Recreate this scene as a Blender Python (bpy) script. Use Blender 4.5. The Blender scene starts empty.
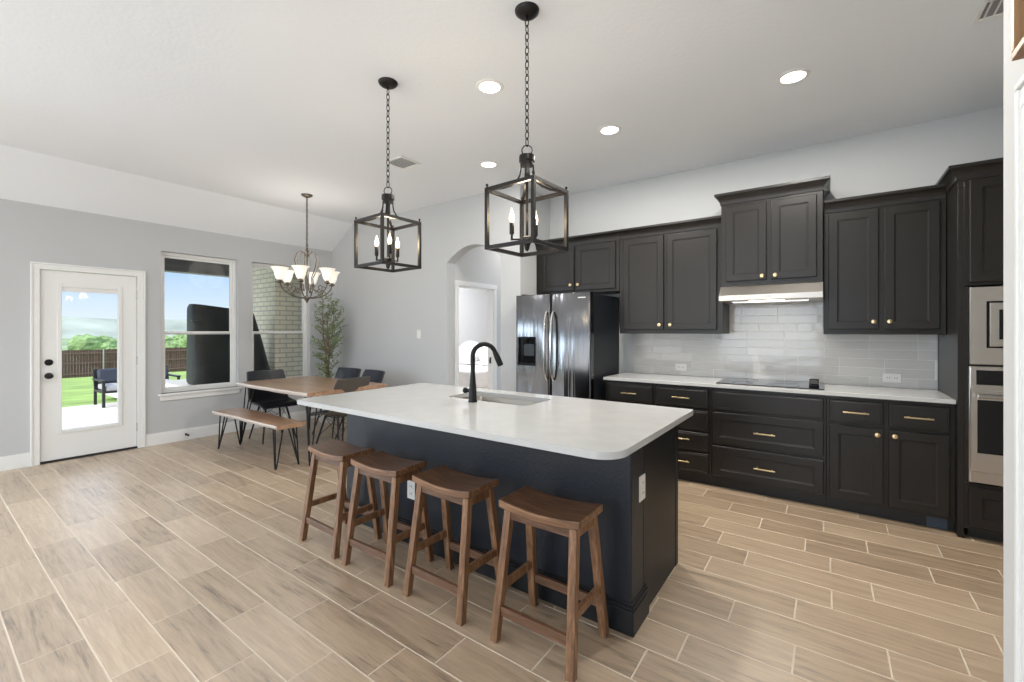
import bpy, bmesh, math, random
from mathutils import Vector, Matrix
C = bpy.context.scene.collection
S = bpy.context.scene
random.seed(7)
PI = math.pi
R = math.radians

# ------------------------------------------------------------------ camera
CAMZ = 1.38
cam = bpy.data.cameras.new('camera')
cam.sensor_fit = 'HORIZONTAL'; cam.sensor_width = 36
cam.lens = 439.45 / 1024 * 36
cam.shift_y = -(341 - 330.83) / 1024
cam.clip_start = .05; cam.clip_end = 2000
co = bpy.data.objects.new('camera', cam); C.objects.link(co)
co.location = (0, 0, CAMZ); co.rotation_euler = (PI / 2, 0, .623964)
S.camera = co
S.view_settings.view_transform = 'Standard'; S.view_settings.look = 'None'
S.view_settings.gamma = 1; S.view_settings.use_curve_mapping = False
S.view_settings.exposure = 0.07
# ------------------------------------------------------------------ sky, sun, daylight and added fill
W = bpy.data.worlds.new('sky'); S.world = W; W.use_nodes = True
nt = W.node_tree; nt.nodes.clear()
tc = nt.nodes.new('ShaderNodeTexCoord'); sp = nt.nodes.new('ShaderNodeSeparateXYZ')
rp = nt.nodes.new('ShaderNodeValToRGB'); bg = nt.nodes.new('ShaderNodeBackground'); wo = nt.nodes.new('ShaderNodeOutputWorld')
nt.links.new(tc.outputs['Generated'], sp.inputs[0]); nt.links.new(sp.outputs['Z'], rp.inputs[0])
nt.links.new(rp.outputs[0], bg.inputs[0]); nt.links.new(bg.outputs[0], wo.inputs[0])
e = rp.color_ramp.elements
e[0].position = 0.0; e[0].color = (.80, .89, .97, 1)
e[1].position = .16; e[1].color = (.30, .53, .93, 1)
x = e.new(.06); x.color = (.62, .78, .97, 1)
x = e.new(.24); x.color = (2.0, 2.2, 2.45, 1)
x = e.new(.62); x.color = (1.1, 1.3, 1.7, 1)
bg.inputs[1].default_value = 1.05

def lamp(name, kind, loc, power, color=(1, 1, 1), size=.1, size_y=None, rot=(0, 0, 0), parent=None, spread=None):
    l = bpy.data.lights.new(name, kind); l.energy = power; l.color = color
    if kind == 'AREA':
        l.size = size
        if size_y: l.shape = 'RECTANGLE'; l.size_y = size_y
        else: l.shape = 'DISK'
        if spread: l.spread = spread
    elif kind == 'SUN': l.angle = size
    else: l.shadow_soft_size = size
    o = bpy.data.objects.new(name, l); C.objects.link(o)
    o.location = loc; o.rotation_euler = rot
    if parent: o.parent = parent
    return o
lamp('sun', 'SUN', (0, 0, 10), 3.4, (1, .95, .86), R(.6), rot=(R(54), 0, R(8)))
# daylight of the unseen left window, then two added fills aimed at the ceiling
lamp('daylight_living_windows', 'AREA', (-6.86, -1.75, 1.35), 160, (.72, .86, 1), 2.0, 3.1, rot=(0, R(-42), 0))
lamp('ceiling_fill_left', 'AREA', (-4.6, -3.85, 1.55), 40, (1, .97, .93), 3.0, 2.3, rot=(R(125), 0, 0))  # unseen fill lamp, tilted up to brighten the ceiling
lamp('ceiling_fill_right', 'AREA', (-1.3, -3.85, 1.55), 78, (.80, .89, 1), 2.2, 2.3, rot=(R(125), 0, 0))  # second added fill at the back wall, cooler, also tilted upward

# ------------------------------------------------------------------ helpers
ORG = {}
class B:
    def __init__(s): s.bm = bmesh.new(); s.mi = 0
    def face(s, vs):
        try:
            f = s.bm.faces.new(vs); f.material_index = s.mi; return f
        except ValueError: return None
    def bx(s, x0, x1, y0, y1, z0, z1):
        v = [s.bm.verts.new(p) for p in ((x0,y0,z0),(x1,y0,z0),(x1,y1,z0),(x0,y1,z0),(x0,y0,z1),(x1,y0,z1),(x1,y1,z1),(x0,y1,z1))]
        for q in ((3,2,1,0),(4,5,6,7),(0,1,5,4),(1,2,6,5),(2,3,7,6),(3,0,4,7)): s.face([v[i] for i in q])
        return s
    def loft(s, rings, caps=True, closed=True):
        L = [[s.bm.verts.new(p) for p in r] for r in rings]
        n = len(L[0])
        for a, b in zip(L, L[1:]):
            for i in range(n if closed else n - 1):
                j = (i + 1) % n
                s.face([a[i], a[j], b[j], b[i]])
        if caps and closed:
            s.face(list(reversed(L[0]))); s.face(L[-1])
        return s
    def beam(s, p0, p1, w, d, w1=None, d1=None, side=(1, 0, 0), flat=False):
        """rectangular bar from p0 to p1; w along 'side', d across; flat=True keeps the ends horizontal"""
        p0, p1 = Vector(p0), Vector(p1); w1 = w1 or w; d1 = d1 or d
        a = (p1 - p0).normalized(); sd = Vector(side)
        if flat:
            u = sd; v = Vector((0, 0, 1)).cross(u)
        else:
            u = (sd - a * sd.dot(a)).normalized(); v = a.cross(u)
        rg = []
        for p, ww, dd in ((p0, w, d), (p1, w1, d1)):
            rg.append([p + u * sx * ww / 2 + v * sy * dd / 2 for sx, sy in ((-1,-1),(1,-1),(1,1),(-1,1))])
        return s.loft(rg)
    def tube(s, pts, r, n=8, caps=True, closed=False):
        pts = [Vector(p) for p in pts]; m = len(pts)
        rs = r if isinstance(r, (list, tuple)) else [r] * m
        t0 = (pts[1] - pts[0]).normalized()
        u = t0.orthogonal().normalized(); rings = []
        for i, p in enumerate(pts):
            if closed: t = (pts[(i+1) % m] - pts[i-1]).normalized()
            elif i == 0: t = t0
            elif i == m - 1: t = (pts[i] - pts[i-1]).normalized()
            else: t = (pts[i+1] - pts[i-1]).normalized()
            u = (u - t * u.dot(t))
            u = u.normalized() if u.length > 1e-6 else t.orthogonal().normalized()
            v = t.cross(u)
            rings.append([p + (u * math.cos(2*PI*k/n) + v * math.sin(2*PI*k/n)) * rs[i] for k in range(n)])
        if closed: rings.append(rings[0]); return s.loft(rings, caps=False)
        return s.loft(rings, caps=caps)
    def lathe(s, prof, c=(0, 0, 0), n=24, axis='Z', caps=True):
        c = Vector(c); rings = []
        for r, h in prof:
            ring = []
            for k in range(n):
                a = 2*PI*k/n; ca, sa = math.cos(a)*r, math.sin(a)*r
                if axis == 'Z': q = Vector((ca, sa, h))
                elif axis == 'Y': q = Vector((sa, h, ca))
                else: q = Vector((h, ca, sa))
                ring.append(c + q)
            rings.append(ring)
        return s.loft(rings, caps=caps)
    def prism(s, poly, a0, a1, axis='Y'):
        def P(p, a): return {'Y': (p[0], a, p[1]), 'X': (a, p[0], p[1]), 'Z': (p[0], p[1], a)}[axis]
        return s.loft([[P(p, a0) for p in poly], [P(p, a1) for p in poly]])
    def rects(s, rs, fill=True):
        """nested rectangles in XZ planes: (x0,x1,z0,z1,y)"""
        rings = [[(a, y, c), (b, y, c), (b, y, d), (a, y, d)] for a, b, c, d, y in rs]
        L = [[s.bm.verts.new(p) for p in r] for r in rings]
        for a, b in zip(L, L[1:]):
            for i in range(4): s.face([a[i], a[(i+1)%4], b[(i+1)%4], b[i]])
        if fill: s.face(L[-1])
        s.face(list(reversed(L[0])))
        return s
    def panel(s, x0, x1, z0, z1, y, t=.02, rail=.058, dep=.008, edge=.004):
        """five-piece door or drawer front facing -Y, back at y"""
        f = y - t; i = lambda k, yy: (x0+k, x1-k, z0+k, z1-k, yy)
        rs = [i(0, y), i(0, f+edge), i(edge*.6, f+edge*.3), i(edge*1.4, f)]
        if rail: rs += [i(rail, f), i(rail+.003, f+dep*.5), i(rail+.010, f+dep*.6), i(rail+.012, f+dep)]
        else: rs += [i(.014, f), i(.017, f-.002), i(.022, f-.002)]
        return s.rects(rs)
    def grid(s, fn, nu, nv, smooth=True):
        V = [[s.bm.verts.new(fn(i/nu, j/nv)) for j in range(nv+1)] for i in range(nu+1)]
        for i in range(nu):
            for j in range(nv): s.face([V[i][j], V[i+1][j], V[i+1][j+1], V[i][j+1]])
        return s
    def obj(s, name, mat, parent=None, bevel=0, smooth=True, seg=2, normals=True, mods=None):
        if normals: bmesh.ops.recalc_face_normals(s.bm, faces=s.bm.faces[:])
        org = ORG.get(parent, Vector((0, 0, 0))) if parent else Vector((0, 0, 0))
        if org.length: bmesh.ops.translate(s.bm, verts=s.bm.verts[:], vec=-org)
        me = bpy.data.meshes.new(name); s.bm.to_mesh(me); s.bm.free()
        for m in (mat if isinstance(mat, (list, tuple)) else [mat]): me.materials.append(m)
        o = bpy.data.objects.new(name, me); C.objects.link(o)
        if parent: o.parent = parent; ORG[o] = org
        if smooth:
            me.polygons.foreach_set('use_smooth', [True] * len(me.polygons))
            try: me.set_sharp_from_angle(angle=R(38))
            except Exception: pass
        if bevel:
            b = o.modifiers.new('bevel', 'BEVEL'); b.width = bevel; b.segments = seg; b.limit_method = 'ANGLE'; b.angle_limit = R(40)
            b.harden_normals = False
        return o

def tag(o, label, cat, group=None, kind=None):
    o['label'] = label; o['category'] = cat
    if group: o['group'] = group
    if kind: o['kind'] = kind
    return o
def thing(name, label, cat, loc=(0, 0, 0), group=None, kind=None):
    o = bpy.data.objects.new(name, None); C.objects.link(o); o.location = loc; o.empty_display_size = .1
    ORG[o] = Vector(loc)
    return tag(o, label, cat, group, kind)
def dup(root, loc, label, rz=0):
    def cp(o, par):
        c = o.copy(); C.objects.link(c)
        if par: c.parent = par
        for ch in list(o.children): cp(ch, c)
        return c
    r = cp(root, None); r.location = loc; r.rotation_euler = (0, 0, rz); r['label'] = label
    return r

# ------------------------------------------------------------------ materials
class N:
    def __init__(s, name):
        s.m = bpy.data.materials.new(name); s.m.use_nodes = True; s.t = s.m.node_tree
        s.p = s.t.nodes['Principled BSDF']
    def n(s, typ, **kw):
        k = s.t.nodes.new('ShaderNode' + typ)
        for a, v in kw.items():
            if a.startswith('i_'):
                key = a[2:]; key = int(key) if key.isdigit() else key.replace('_', ' ')
                k.inputs[key].default_value = v
            else: setattr(k, a, v)
        return k
    def l(s, a, b): s.t.links.new(a, b)
    def ramp(s, fac, cols):
        r = s.n('ValToRGB'); el = r.color_ramp.elements
        while len(el) < len(cols): el.new(.5)
        for q, (pos, c) in zip(el, cols): q.position = pos; q.color = (*c, 1)
        s.l(fac, r.inputs[0]); return r.outputs[0]
    def bump(s, h, strength, dist=.01):
        b = s.n('Bump'); b.inputs['Strength'].default_value = strength; b.inputs['Distance'].default_value = dist
        s.l(h, b.inputs['Height']); s.l(b.outputs[0], s.p.inputs['Normal'])
def mat(name, col, rough=.5, metal=0, noise=None, spec=.5, coat=0, var=0, var_scale=6, emit=None, stretch=None):
    k = N(name); p = k.p
    p.inputs['Base Color'].default_value = (*col, 1); p.inputs['Roughness'].default_value = rough
    p.inputs['Metallic'].default_value = metal; p.inputs['Specular IOR Level'].default_value = spec
    p.inputs['Coat Weight'].default_value = coat
    if coat: p.inputs['Coat Roughness'].default_value = .12
    c = k.n('TexCoord'); src = c.outputs['Object']
    if stretch:
        mp = k.n('Mapping'); mp.inputs['Scale'].default_value = stretch; k.l(src, mp.inputs[0]); src = mp.outputs[0]
    if var:
        nz = k.n('TexNoise', i_Scale=var_scale, i_Detail=4.0); k.l(src, nz.inputs['Vector'])
        o = k.ramp(nz.outputs[0], [(.3, tuple(max(0, v*(1-var)) for v in col)), (.7, tuple(min(1, v*(1+var)) for v in col))])
        k.l(o, p.inputs['Base Color'])
    if noise:
        sc, st, di = noise
        nz = k.n('TexNoise', i_Scale=sc, i_Detail=3.0); k.l(src, nz.inputs['Vector'])
        k.bump(nz.outputs[0], st, di)
    if emit:
        p.inputs['Emission Color'].default_value = (*emit[0], 1); p.inputs['Emission Strength'].default_value = emit[1]
    return k.m
def wood(name, dark, mid, light, scale=1.0, axis=0, rough=.42, coat=0, bump=.15, attr=False):
    """plank wood with the grain along one object axis"""
    k = N(name); p = k.p; c = k.n('TexCoord'); mp = k.n('Mapping')
    s = [14*scale]*3; s[axis] = 1.1*scale; mp.inputs['Scale'].default_value = s
    k.l(c.outputs['UV' if attr else 'Object'], mp.inputs[0])
    n1 = k.n('TexNoise', i_Scale=1.6, i_Detail=6.0, i_Roughness=.62, i_Distortion=.6); k.l(mp.outputs[0], n1.inputs['Vector'])
    n2 = k.n('TexNoise', i_Scale=6.0, i_Detail=5.0, i_Roughness=.7); k.l(mp.outputs[0], n2.inputs['Vector'])
    mx = k.n('Math', operation='MULTIPLY_ADD'); mx.inputs[1].default_value = .35; k.l(n2.outputs[0], mx.inputs[0])
    sc = k.n('Math', operation='MULTIPLY'); sc.inputs[1].default_value = .65; k.l(n1.outputs[0], sc.inputs[0]); k.l(sc.outputs[0], mx.inputs[2])
    o = k.ramp(mx.outputs[0], [(.34, dark), (.5, mid), (.66, light)])
    k.l(o, p.inputs['Base Color']); p.inputs['Roughness'].default_value = rough; p.inputs['Coat Weight'].default_value = coat
    k.bump(mx.outputs[0], bump, .004)
    if coat: p.inputs['Coat Roughness'].default_value = .28
    return k.m
M = {}
M['wall'] = mat('wall_paint', (.53, .54, .545), .75, noise=(55, .10, .004))
M['hall'] = mat('hall_paint', (.60, .60, .59), .75, noise=(55, .08, .004))
M['ceiling'] = mat('ceiling_texture', (.83, .855, .885), .85, noise=(38, .22, .006))
M['trim'] = mat('trim_white_paint', (.82, .82, .80), .35)
M['cab'] = mat('espresso_cabinet_paint', (.0130, .0110, .0095), .34, spec=.40, var=.12, var_scale=3, noise=(30, .05, .002))
M['toe'] = mat('toe_kick_black', (.008, .008, .009), .5)
M['blue'] = mat('toe_patch_blue_grey', (.035, .055, .085), .35)
M['island'] = mat('island_navy_textured_paint', (.0085, .0115, .0175), .42, spec=.4, noise=(95, .4, .004))
M['islandp'] = mat('island_black_paint', (.0085, .0095, .0115), .44, spec=.32, noise=(40, .06, .002))
M['quartz'] = mat('white_quartz', (.51, .51, .50), .13, var=.03, var_scale=9)
M['grout'] = mat('pale_floor_grout', (.66, .575, .465), .8)
M['tgrout'] = mat('white_tile_grout', (.76, .75, .72), .8)
M['brass'] = mat('champagne_brass', (.80, .60, .34), .28, 1, noise=(90, .05, .001))
M['steel'] = mat('brushed_stainless', (.66, .62, .57), .28, 1, noise=(5, .10, .002), stretch=(1, 1, 40))
M['fsteel'] = mat('fridge_stainless', (.18, .18, .185), .17, 1, noise=(1.6, .6, .02), stretch=(5.5, 1, .2))
M['chrome'] = mat('polished_steel', (.62, .61, .60), .15, 1)
M['sinksteel'] = mat('sink_steel', (.30, .275, .24), .3, 1)
M['case'] = mat('fridge_case_black', (.010, .012, .016), .42, noise=(120, .1, .001))
M['bglass'] = mat('black_glass', (.006, .006, .007), .06)
M['bplastic'] = mat('black_plastic', (.006, .006, .0065), .5, spec=.25)
M['oil'] = mat('oil_rubbed_bronze', (.020, .018, .0165), .40, .6, noise=(70, .1, .001))
M['bronze'] = mat('aged_pewter_bronze', (.15, .13, .11), .32, .9)
M['matteblack'] = mat('matte_black_metal', (.006, .006, .0065), .42, 0, spec=.3)
M['hair'] = mat('black_iron_rod', (.014, .014, .015), .45, .4)
M['leather'] = mat('black_leather', (.016, .018, .024), .38, noise=(60, .25, .003))
M['shell'] = mat('grey_brown_chair_back', (.075, .066, .055), .5, noise=(80, .2, .002))
M['plate'] = mat('white_plastic_plate', (.80, .79, .76), .35)
M['slot'] = mat('outlet_slot_dark', (.10, .10, .10), .5)
M['leaf'] = mat('olive_leaf', (.20, .265, .135), .5, var=.35, var_scale=9)
M['stem'] = mat('brown_stem', (.20, .13, .08), .7, noise=(40, .3, .004))
M['pot'] = mat('white_ceramic_pot', (.70, .68, .64), .35)
M['soil'] = mat('dark_soil', (.04, .028, .02), .9, noise=(60, .8, .01))
M['ventback'] = mat('vent_backing_grey', (.30, .30, .30), .6)
M['bed'] = mat('white_bed_linen', (.80, .80, .80), .8, noise=(7, .5, .05))
M['concrete'] = mat('patio_concrete', (.76, .73, .68), .85, var=.08, var_scale=2, noise=(40, .2, .004))
M['cover'] = mat('black_fabric_cover', (.012, .014, .013), .5, noise=(9, .25, .02))
M['cushion'] = mat('navy_outdoor_cushion', (.045, .052, .075), .8, noise=(50, .2, .003))
M['pmetal'] = mat('dark_patio_frame', (.02, .02, .02), .45)
M['porch'] = mat('dark_porch_beam_paint', (.11, .105, .10), .5, var=.3, var_scale=3, stretch=(1, .4, 6))
M['hill'] = mat('haze_tinted_hill', (.33, .37, .31), .95, var=.25, var_scale=.04)  # pale tone carries the aerial haze in the base colour
M['tree'] = mat('field_tree_leaves', (.22, .33, .13), .9, var=.45, var_scale=1.3, noise=(2, 1, .3))
M['scrub'] = mat('scrub_field', (.24, .32, .17), .95, var=.4, var_scale=.25, noise=(1, 1, .5))
M['fence'] = wood('weathered_fence_wood', (.05, .026, .021), (.10, .050, .042), (.15, .085, .07), .4, 2, .8)
M['grass'] = mat('lawn_grass', (.25, .37, .085), .95, var=.3, var_scale=.8, noise=(12, .6, .05))
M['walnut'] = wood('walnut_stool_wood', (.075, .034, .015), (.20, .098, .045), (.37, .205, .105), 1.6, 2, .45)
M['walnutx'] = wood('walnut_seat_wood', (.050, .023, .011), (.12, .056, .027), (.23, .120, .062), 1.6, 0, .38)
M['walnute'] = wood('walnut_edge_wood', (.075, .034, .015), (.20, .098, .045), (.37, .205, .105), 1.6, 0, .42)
M['slab'] = wood('acacia_slab_top', (.22, .11, .058), (.40, .235, .14), (.58, .39, .26), .8, 0, .30, coat=.8, bump=.05)
M['pale_edge'] = wood('pale_live_edge', (.50, .43, .36), (.62, .55, .48), (.72, .66, .60), .8, 0, .3, coat=.3)  # paler wood tone for the long edges of the slabs
M['frame'] = wood('oak_picture_frame', (.15, .075, .03), (.25, .135, .055), (.34, .20, .095), 1.5, 2, .5)
M['paper'] = mat('white_print_paper', (.82, .80, .78), .8)
M['ringprint'] = mat('burner_ring_print', (.12, .12, .12), .4)
M['rubber'] = mat('black_gap', (.02, .02, .02), .8)
def emis(name, col, st, base=(.9, .9, .9)):
    return mat(name, base, .4, emit=(col, st))
M['lens'] = emis('downlight_lens', (1, .98, .94), 7)
M['bulb'] = emis('candle_bulb_glow', (1, .74, .36), 2.6)
M['shade'] = emis('frosted_glass_shade', (1, .92, .76), .50, (.85, .82, .76))
M['hoodlens'] = emis('hood_light_lens', (1, .93, .82), 5)
# window glass: clear with a mirror-like sheen at grazing angles
k = N('window_glass'); k.t.nodes.remove(k.p)
out = k.t.nodes['Material Output']; fr = k.n('Fresnel', i_IOR=1.22); tr = k.n('BsdfTransparent'); gl = k.n('BsdfGlossy', i_Roughness=.01)
mx = k.n('MixShader'); k.l(fr.outputs[0], mx.inputs[0]); k.l(tr.outputs[0], mx.inputs[1]); k.l(gl.outputs[0], mx.inputs[2]); k.l(mx.outputs[0], out.inputs[0])
M['glass'] = k.m
# wood-look floor tile: grain along the plank, tone by tile
k = N('wood_look_floor_tile'); p = k.p
uv = k.n('UVMap'); at = k.n('Attribute', attribute_name='tone')
mp = k.n('Mapping'); mp.inputs['Scale'].default_value = (1.5, 19, 1); k.l(uv.outputs[0], mp.inputs[0])
n1 = k.n('TexNoise', i_Scale=1.5, i_Detail=6.0, i_Roughness=.6, i_Distortion=.7); k.l(mp.outputs[0], n1.inputs['Vector'])
n2 = k.n('TexNoise', i_Scale=5.0, i_Detail=4.0, i_Roughness=.7, i_Distortion=.3); k.l(mp.outputs[0], n2.inputs['Vector'])
m1 = k.n('Math', operation='MULTIPLY'); m1.inputs[1].default_value = .6; k.l(n1.outputs[0], m1.inputs[0])
m2 = k.n('Math', operation='MULTIPLY_ADD'); m2.inputs[1].default_value = .4; k.l(n2.outputs[0], m2.inputs[0]); k.l(m1.outputs[0], m2.inputs[2])
m3 = k.n('Math', operation='MULTIPLY_ADD'); m3.inputs[1].default_value = .16; k.l(at.outputs['Fac'], m3.inputs[0]); k.l(m2.outputs[0], m3.inputs[2])
cc = k.ramp(m3.outputs[0], [(.38, (.17, .114, .068)), (.48, (.37, .263, .165)), (.62, (.48, .352, .23)), (.76, (.58, .445, .305))])
k.l(cc, p.inputs['Base Color']); p.inputs['Roughness'].default_value = .36; p.inputs['IOR'].default_value = 2.2; p.inputs['Specular IOR Level'].default_value = .85
k.bump(m2.outputs[0], .40, .004); M['tile'] = k.m
# glazed wall tile
k = N('grey_glazed_wall_tile'); p = k.p
at = k.n('Attribute', attribute_name='tone'); cc = k.ramp(at.outputs['Fac'], [(0, (.56, .55, .53)), (1, (.63, .62, .60))])
k.l(cc, p.inputs['Base Color']); p.inputs['Roughness'].default_value = .10
c = k.n('TexCoord'); nz = k.n('TexNoise', i_Scale=14.0, i_Detail=1.0); k.l(c.outputs['Object'], nz.inputs['Vector']); k.bump(nz.outputs[0], .25, .006)
M['wtile'] = k.m
# whitewashed brick
k = N('cream_brick'); p = k.p
uv = k.n('UVMap'); br = k.n('TexBrick'); br.inputs['Scale'].default_value = 1
br.inputs['Color1'].default_value = (.88, .83, .66, 1); br.inputs['Color2'].default_value = (.78, .74, .60, 1); br.inputs['Mortar'].default_value = (.50, .47, .39, 1)
br.inputs['Mortar Size'].default_value = .008; br.inputs['Brick Width'].default_value = .215; br.inputs['Row Height'].default_value = .078
k.l(uv.outputs[0], br.inputs['Vector']); k.l(br.outputs['Color'], p.inputs['Base Color']); p.inputs['Roughness'].default_value = .85
k.bump(br.outputs['Fac'], -.5, .006); M['brick'] = k.m

def tiles(name, rects, frame, mt, gmat, base, parent=None, bevel=.0005, thick=.0022):
    """rects: list of (u0,u1,v0,v1); frame(u,v,h)->point; one mesh of bevelled tiles over a grout bed"""
    bm = bmesh.new(); uvl = bm.loops.layers.uv.new('UVMap'); tl = bm.loops.layers.color.new('tone')
    for (u0, u1, v0, v1) in rects:
        ou, ov, tn = random.uniform(0, 60), random.uniform(0, 60), random.random()
        a = [(u0, v0), (u1, v0), (u1, v1), (u0, v1)]
        k = bevel; b = [(u0+k, v0+k), (u1-k, v0+k), (u1-k, v1-k), (u0+k, v1-k)]
        lo = [bm.verts.new(frame(*q, -thick)) for q in a]; hi = [bm.verts.new(frame(*q, 0)) for q in b]
        fs = [(hi, b)] + [([lo[i], lo[(i+1)%4], hi[(i+1)%4], hi[i]], [a[i], a[(i+1)%4], b[(i+1)%4], b[i]]) for i in range(4)]
        for vs, qs in fs:
            f = bm.faces.new(vs); f.material_index = 0
            for lp, q in zip(f.loops, qs): lp[uvl].uv = (q[0] + ou, q[1] + ov); lp[tl] = (tn, tn, tn, 1)
    for (u0, u1, v0, v1) in base:
        f = bm.faces.new([bm.verts.new(frame(*q, -thick*.55)) for q in ((u0,v0),(u1,v0),(u1,v1),(u0,v1))]); f.material_index = 1
        g = bm.faces.new([bm.verts.new(frame(*q, -.02)) for q in ((u0,v0),(u0,v1),(u1,v1),(u1,v0))]); g.material_index = 1
    b = B(); b.bm.free(); b.bm = bm
    return b.obj(name, [mt, gmat], parent, smooth=False, normals=False)
def box_uv(o):
    me = o.data; uvl = me.uv_layers.new(name='UVMap')
    for poly in me.polygons:
        n = poly.normal
        for li in poly.loop_indices:
            v = me.vertices[me.loops[li].vertex_index].co
            uvl.data[li].uv = (v.y, v.z) if abs(n.x) > .7 else ((v.x, v.z) if abs(n.y) > .7 else (v.x, v.y))
    return o

# ------------------------------------------------------------------ room shell
XW, YA, YK, XR, ZC, ZL = -6.6, 4.12, 4.785, .40, 3.05, 2.68      # window wall, arch wall, kitchen wall, near wall, ceiling, low wall top
YB, XKR, YHB = -4.0, 1.62, 8.2
def struct(o, label, cat): return tag(o, label, cat, kind='structure')
# floor: 8x24 wood-look tile, rows along X
P0, PH = .4815, .2012; LT = .594
phase = {-2: -3.1, -1: -3.307, 0: -2.90, 1: -2.584, 2: -2.322, 3: -2.09, 4: -1.919, 5: -1.572, 6: -1.23, 7: -.516, 8: -.119, 9: -.388,
         10: -.133, 11: -.581, 12: -.405, 13: -.585, 14: -.121, 15: -.394, 16: -.622, 17: -.261}
rc = []; G = .0032
for n in range(-23, 39):
    y0 = P0 + PH*n; y1 = y0 + PH
    ph = phase.get(n, random.uniform(0, LT)); kk = math.floor((XW - ph) / LT)
    xx = ph + kk*LT
    while xx < XKR:
        a, b = max(xx, XW), min(xx + LT, XKR); c, d = max(y0, YB), min(y1, YHB)
        if b - a > .02 and d - c > .02: rc.append((a+G, b-G, c+G, d-G))
        xx += LT
struct(tiles('floor', rc, lambda u, v, h: (u, v, h), M['tile'], M['grout'], [(XW, XKR, YB, YHB)]), 'wood-look plank tile floor with pale grout lines', 'floor')
# window wall with a door opening and two window openings
DO = (.815, 1.640, 0, 2.03); W1 = (1.848, 2.712, .61, 2.357); W2 = (2.885, 3.745, .61, 2.357); WL = (-3.35, -.15, .30, 2.357)
b = B(); xo = XW - .15
for y0, y1, z0, z1 in ((YB-.15, WL[0], 0, ZL), (WL[0], WL[1], 0, WL[2]), (WL[0], WL[1], WL[3], ZL), (WL[1], DO[0], 0, ZL), (DO[0], DO[1], DO[3], ZL), (DO[1], W1[0], 0, ZL), (W1[0], W1[1], 0, W1[2]), (W1[0], W1[1], W1[3], ZL),
                       (W1[1], W2[0], 0, ZL), (W2[0], W2[1], 0, W2[2]), (W2[0], W2[1], W2[3], ZL), (W2[1], YHB, 0, ZL)):
    b.bx(xo, XW, y0, y1, z0, z1)
b.bx(xo, XW, YB-.15, YHB, ZL, ZC+.2)
struct(b.obj('wall_left', M['wall'], smooth=False), 'light grey wall with the glazed door and two windows', 'wall')
# ceiling with a sloped strip above the window wall
XS = -6.02
b = B(); b.bx(XS, XKR+.15, YB-.15, YHB, ZC, ZC+.2)
b.prism([(XW, ZL), (XS, ZC), (XS, ZC+.2), (XW, ZC+.2)], YB-.15, YA+.02, 'Y')
b.bx(XW, XS, YA+.02, YHB, ZC, ZC+.2)
struct(b.obj('ceiling', M['ceiling'], smooth=False), 'flat textured ceiling with a sloped strip over the window wall', 'ceiling')
# arch wall
xa0, xa1, zs, hs = -4.0, -3.13, 2.262, .185
arc = [(xa1 + (xa0-xa1)*t/20, zs + hs*(1-(2*t/20-1)**2)) for t in range(21)]
poly = [(XW, 0), (XW, ZL), (XS, ZC+.02), (-2.85, ZC+.02), (-2.85, 0), (xa1, 0)] + arc + [(xa0, 0)]
b = B(); b.prism(poly, YA, YA+.15, 'Y')
b.bx(-3.0, -2.85, YA+.15, YK+.15, 0, ZC)
struct(b.obj('wall_arch', M['wall'], smooth=False), 'grey dining wall with an arched hallway opening', 'wall')
b = B(); b.bx(-2.85, XKR, YK, YK+.15, 0, ZC)
struct(b.obj('wall_kitchen', M['wall'], smooth=False), 'grey wall behind the dark kitchen cabinets', 'wall')
b = B(); YE = 1.812; b.bx(XKR, XKR+.15, 1.69, YK+.15, 0, ZC); b.bx(XR+.12, XKR, 1.69, YE, 0, ZC)
struct(b.obj('wall_pantry', M['wall'], smooth=False), 'grey wall beside the tall oven cabinet', 'wall')
b = B(); b.bx(XR, XR+.12, 1.580, YE, 0, ZC); b.bx(XR, XR+.12, .86, 1.580, 1.965, ZC); b.bx(XR, XR+.12, YB, .86, 0, ZC)
struct(b.obj('wall_right', M['hall'], smooth=False), 'white wall end at the right edge of the view', 'wall')
b = B()
for x0, x1, z0, z1 in ((XW, -6.15, 0, ZC), (-6.15, -3.05, 0, .35), (-6.15, -3.05, 2.75, ZC), (-3.05, -2.45, 0, ZC), (-2.45, -.15, 2.75, ZC), (-2.45, -.15, 0, .35), (-.15, XR+.12, 0, ZC)):
    b.bx(x0, x1, YB-.15, YB, z0, z1)
struct(b.obj('wall_back', M['wall'], smooth=False), 'grey living room wall behind the viewer', 'wall')
# hallway and bedroom beyond the arch
hy0, hy1 = 4.325, 5.085
b = B(); b.bx(-4.10, -4.0, YA+.15, hy0, 0, ZC); b.bx(-4.10, -4.0, hy1, YHB, 0, ZC); b.bx(-4.10, -4.0, hy0, hy1, 1.985, ZC)
struct(b.obj('wall_hall', M['hall'], smooth=False), 'pale hallway wall with a white doorway beyond the arch', 'wall')
b = B(); b.bx(XW, -2.85, YHB, YHB+.15, 0, ZC)
struct(b.obj('wall_bedroom', M['hall'], smooth=False), 'white wall at the far end of the bedroom', 'wall')
b = B()
for y in (hy0, hy1): b.bx(-4.10, -3.99, y-.012, y+.012, 0, 1.985)
b.bx(-4.10, -3.99, hy0, hy1, 1.973, 1.985)
for y0, y1 in ((hy0-.062, hy0), (hy1, hy1+.062)): b.bx(-4.0, -3.982, y0, y1, 0, 2.0)
b.bx(-4.0, -3.978, hy0-.07, hy1+.07, 1.985, 2.05)
struct(b.obj('door_3', M['trim'], bevel=.003), 'white cased doorway seen through the arch', 'doorway')
b = B(); b.lathe([(.012, 0), (.018, -.004), (.018, -.012), (.0, -.016)], (-4.045, hy1-.012, .945), 14, 'Y'); b.bx(-4.06, -4.03, hy1-.018, hy1-.011, .90, .99)
tag(b.obj('door_latch', M['matteblack']), 'small black latch on white hallway door trim', 'latch')

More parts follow.
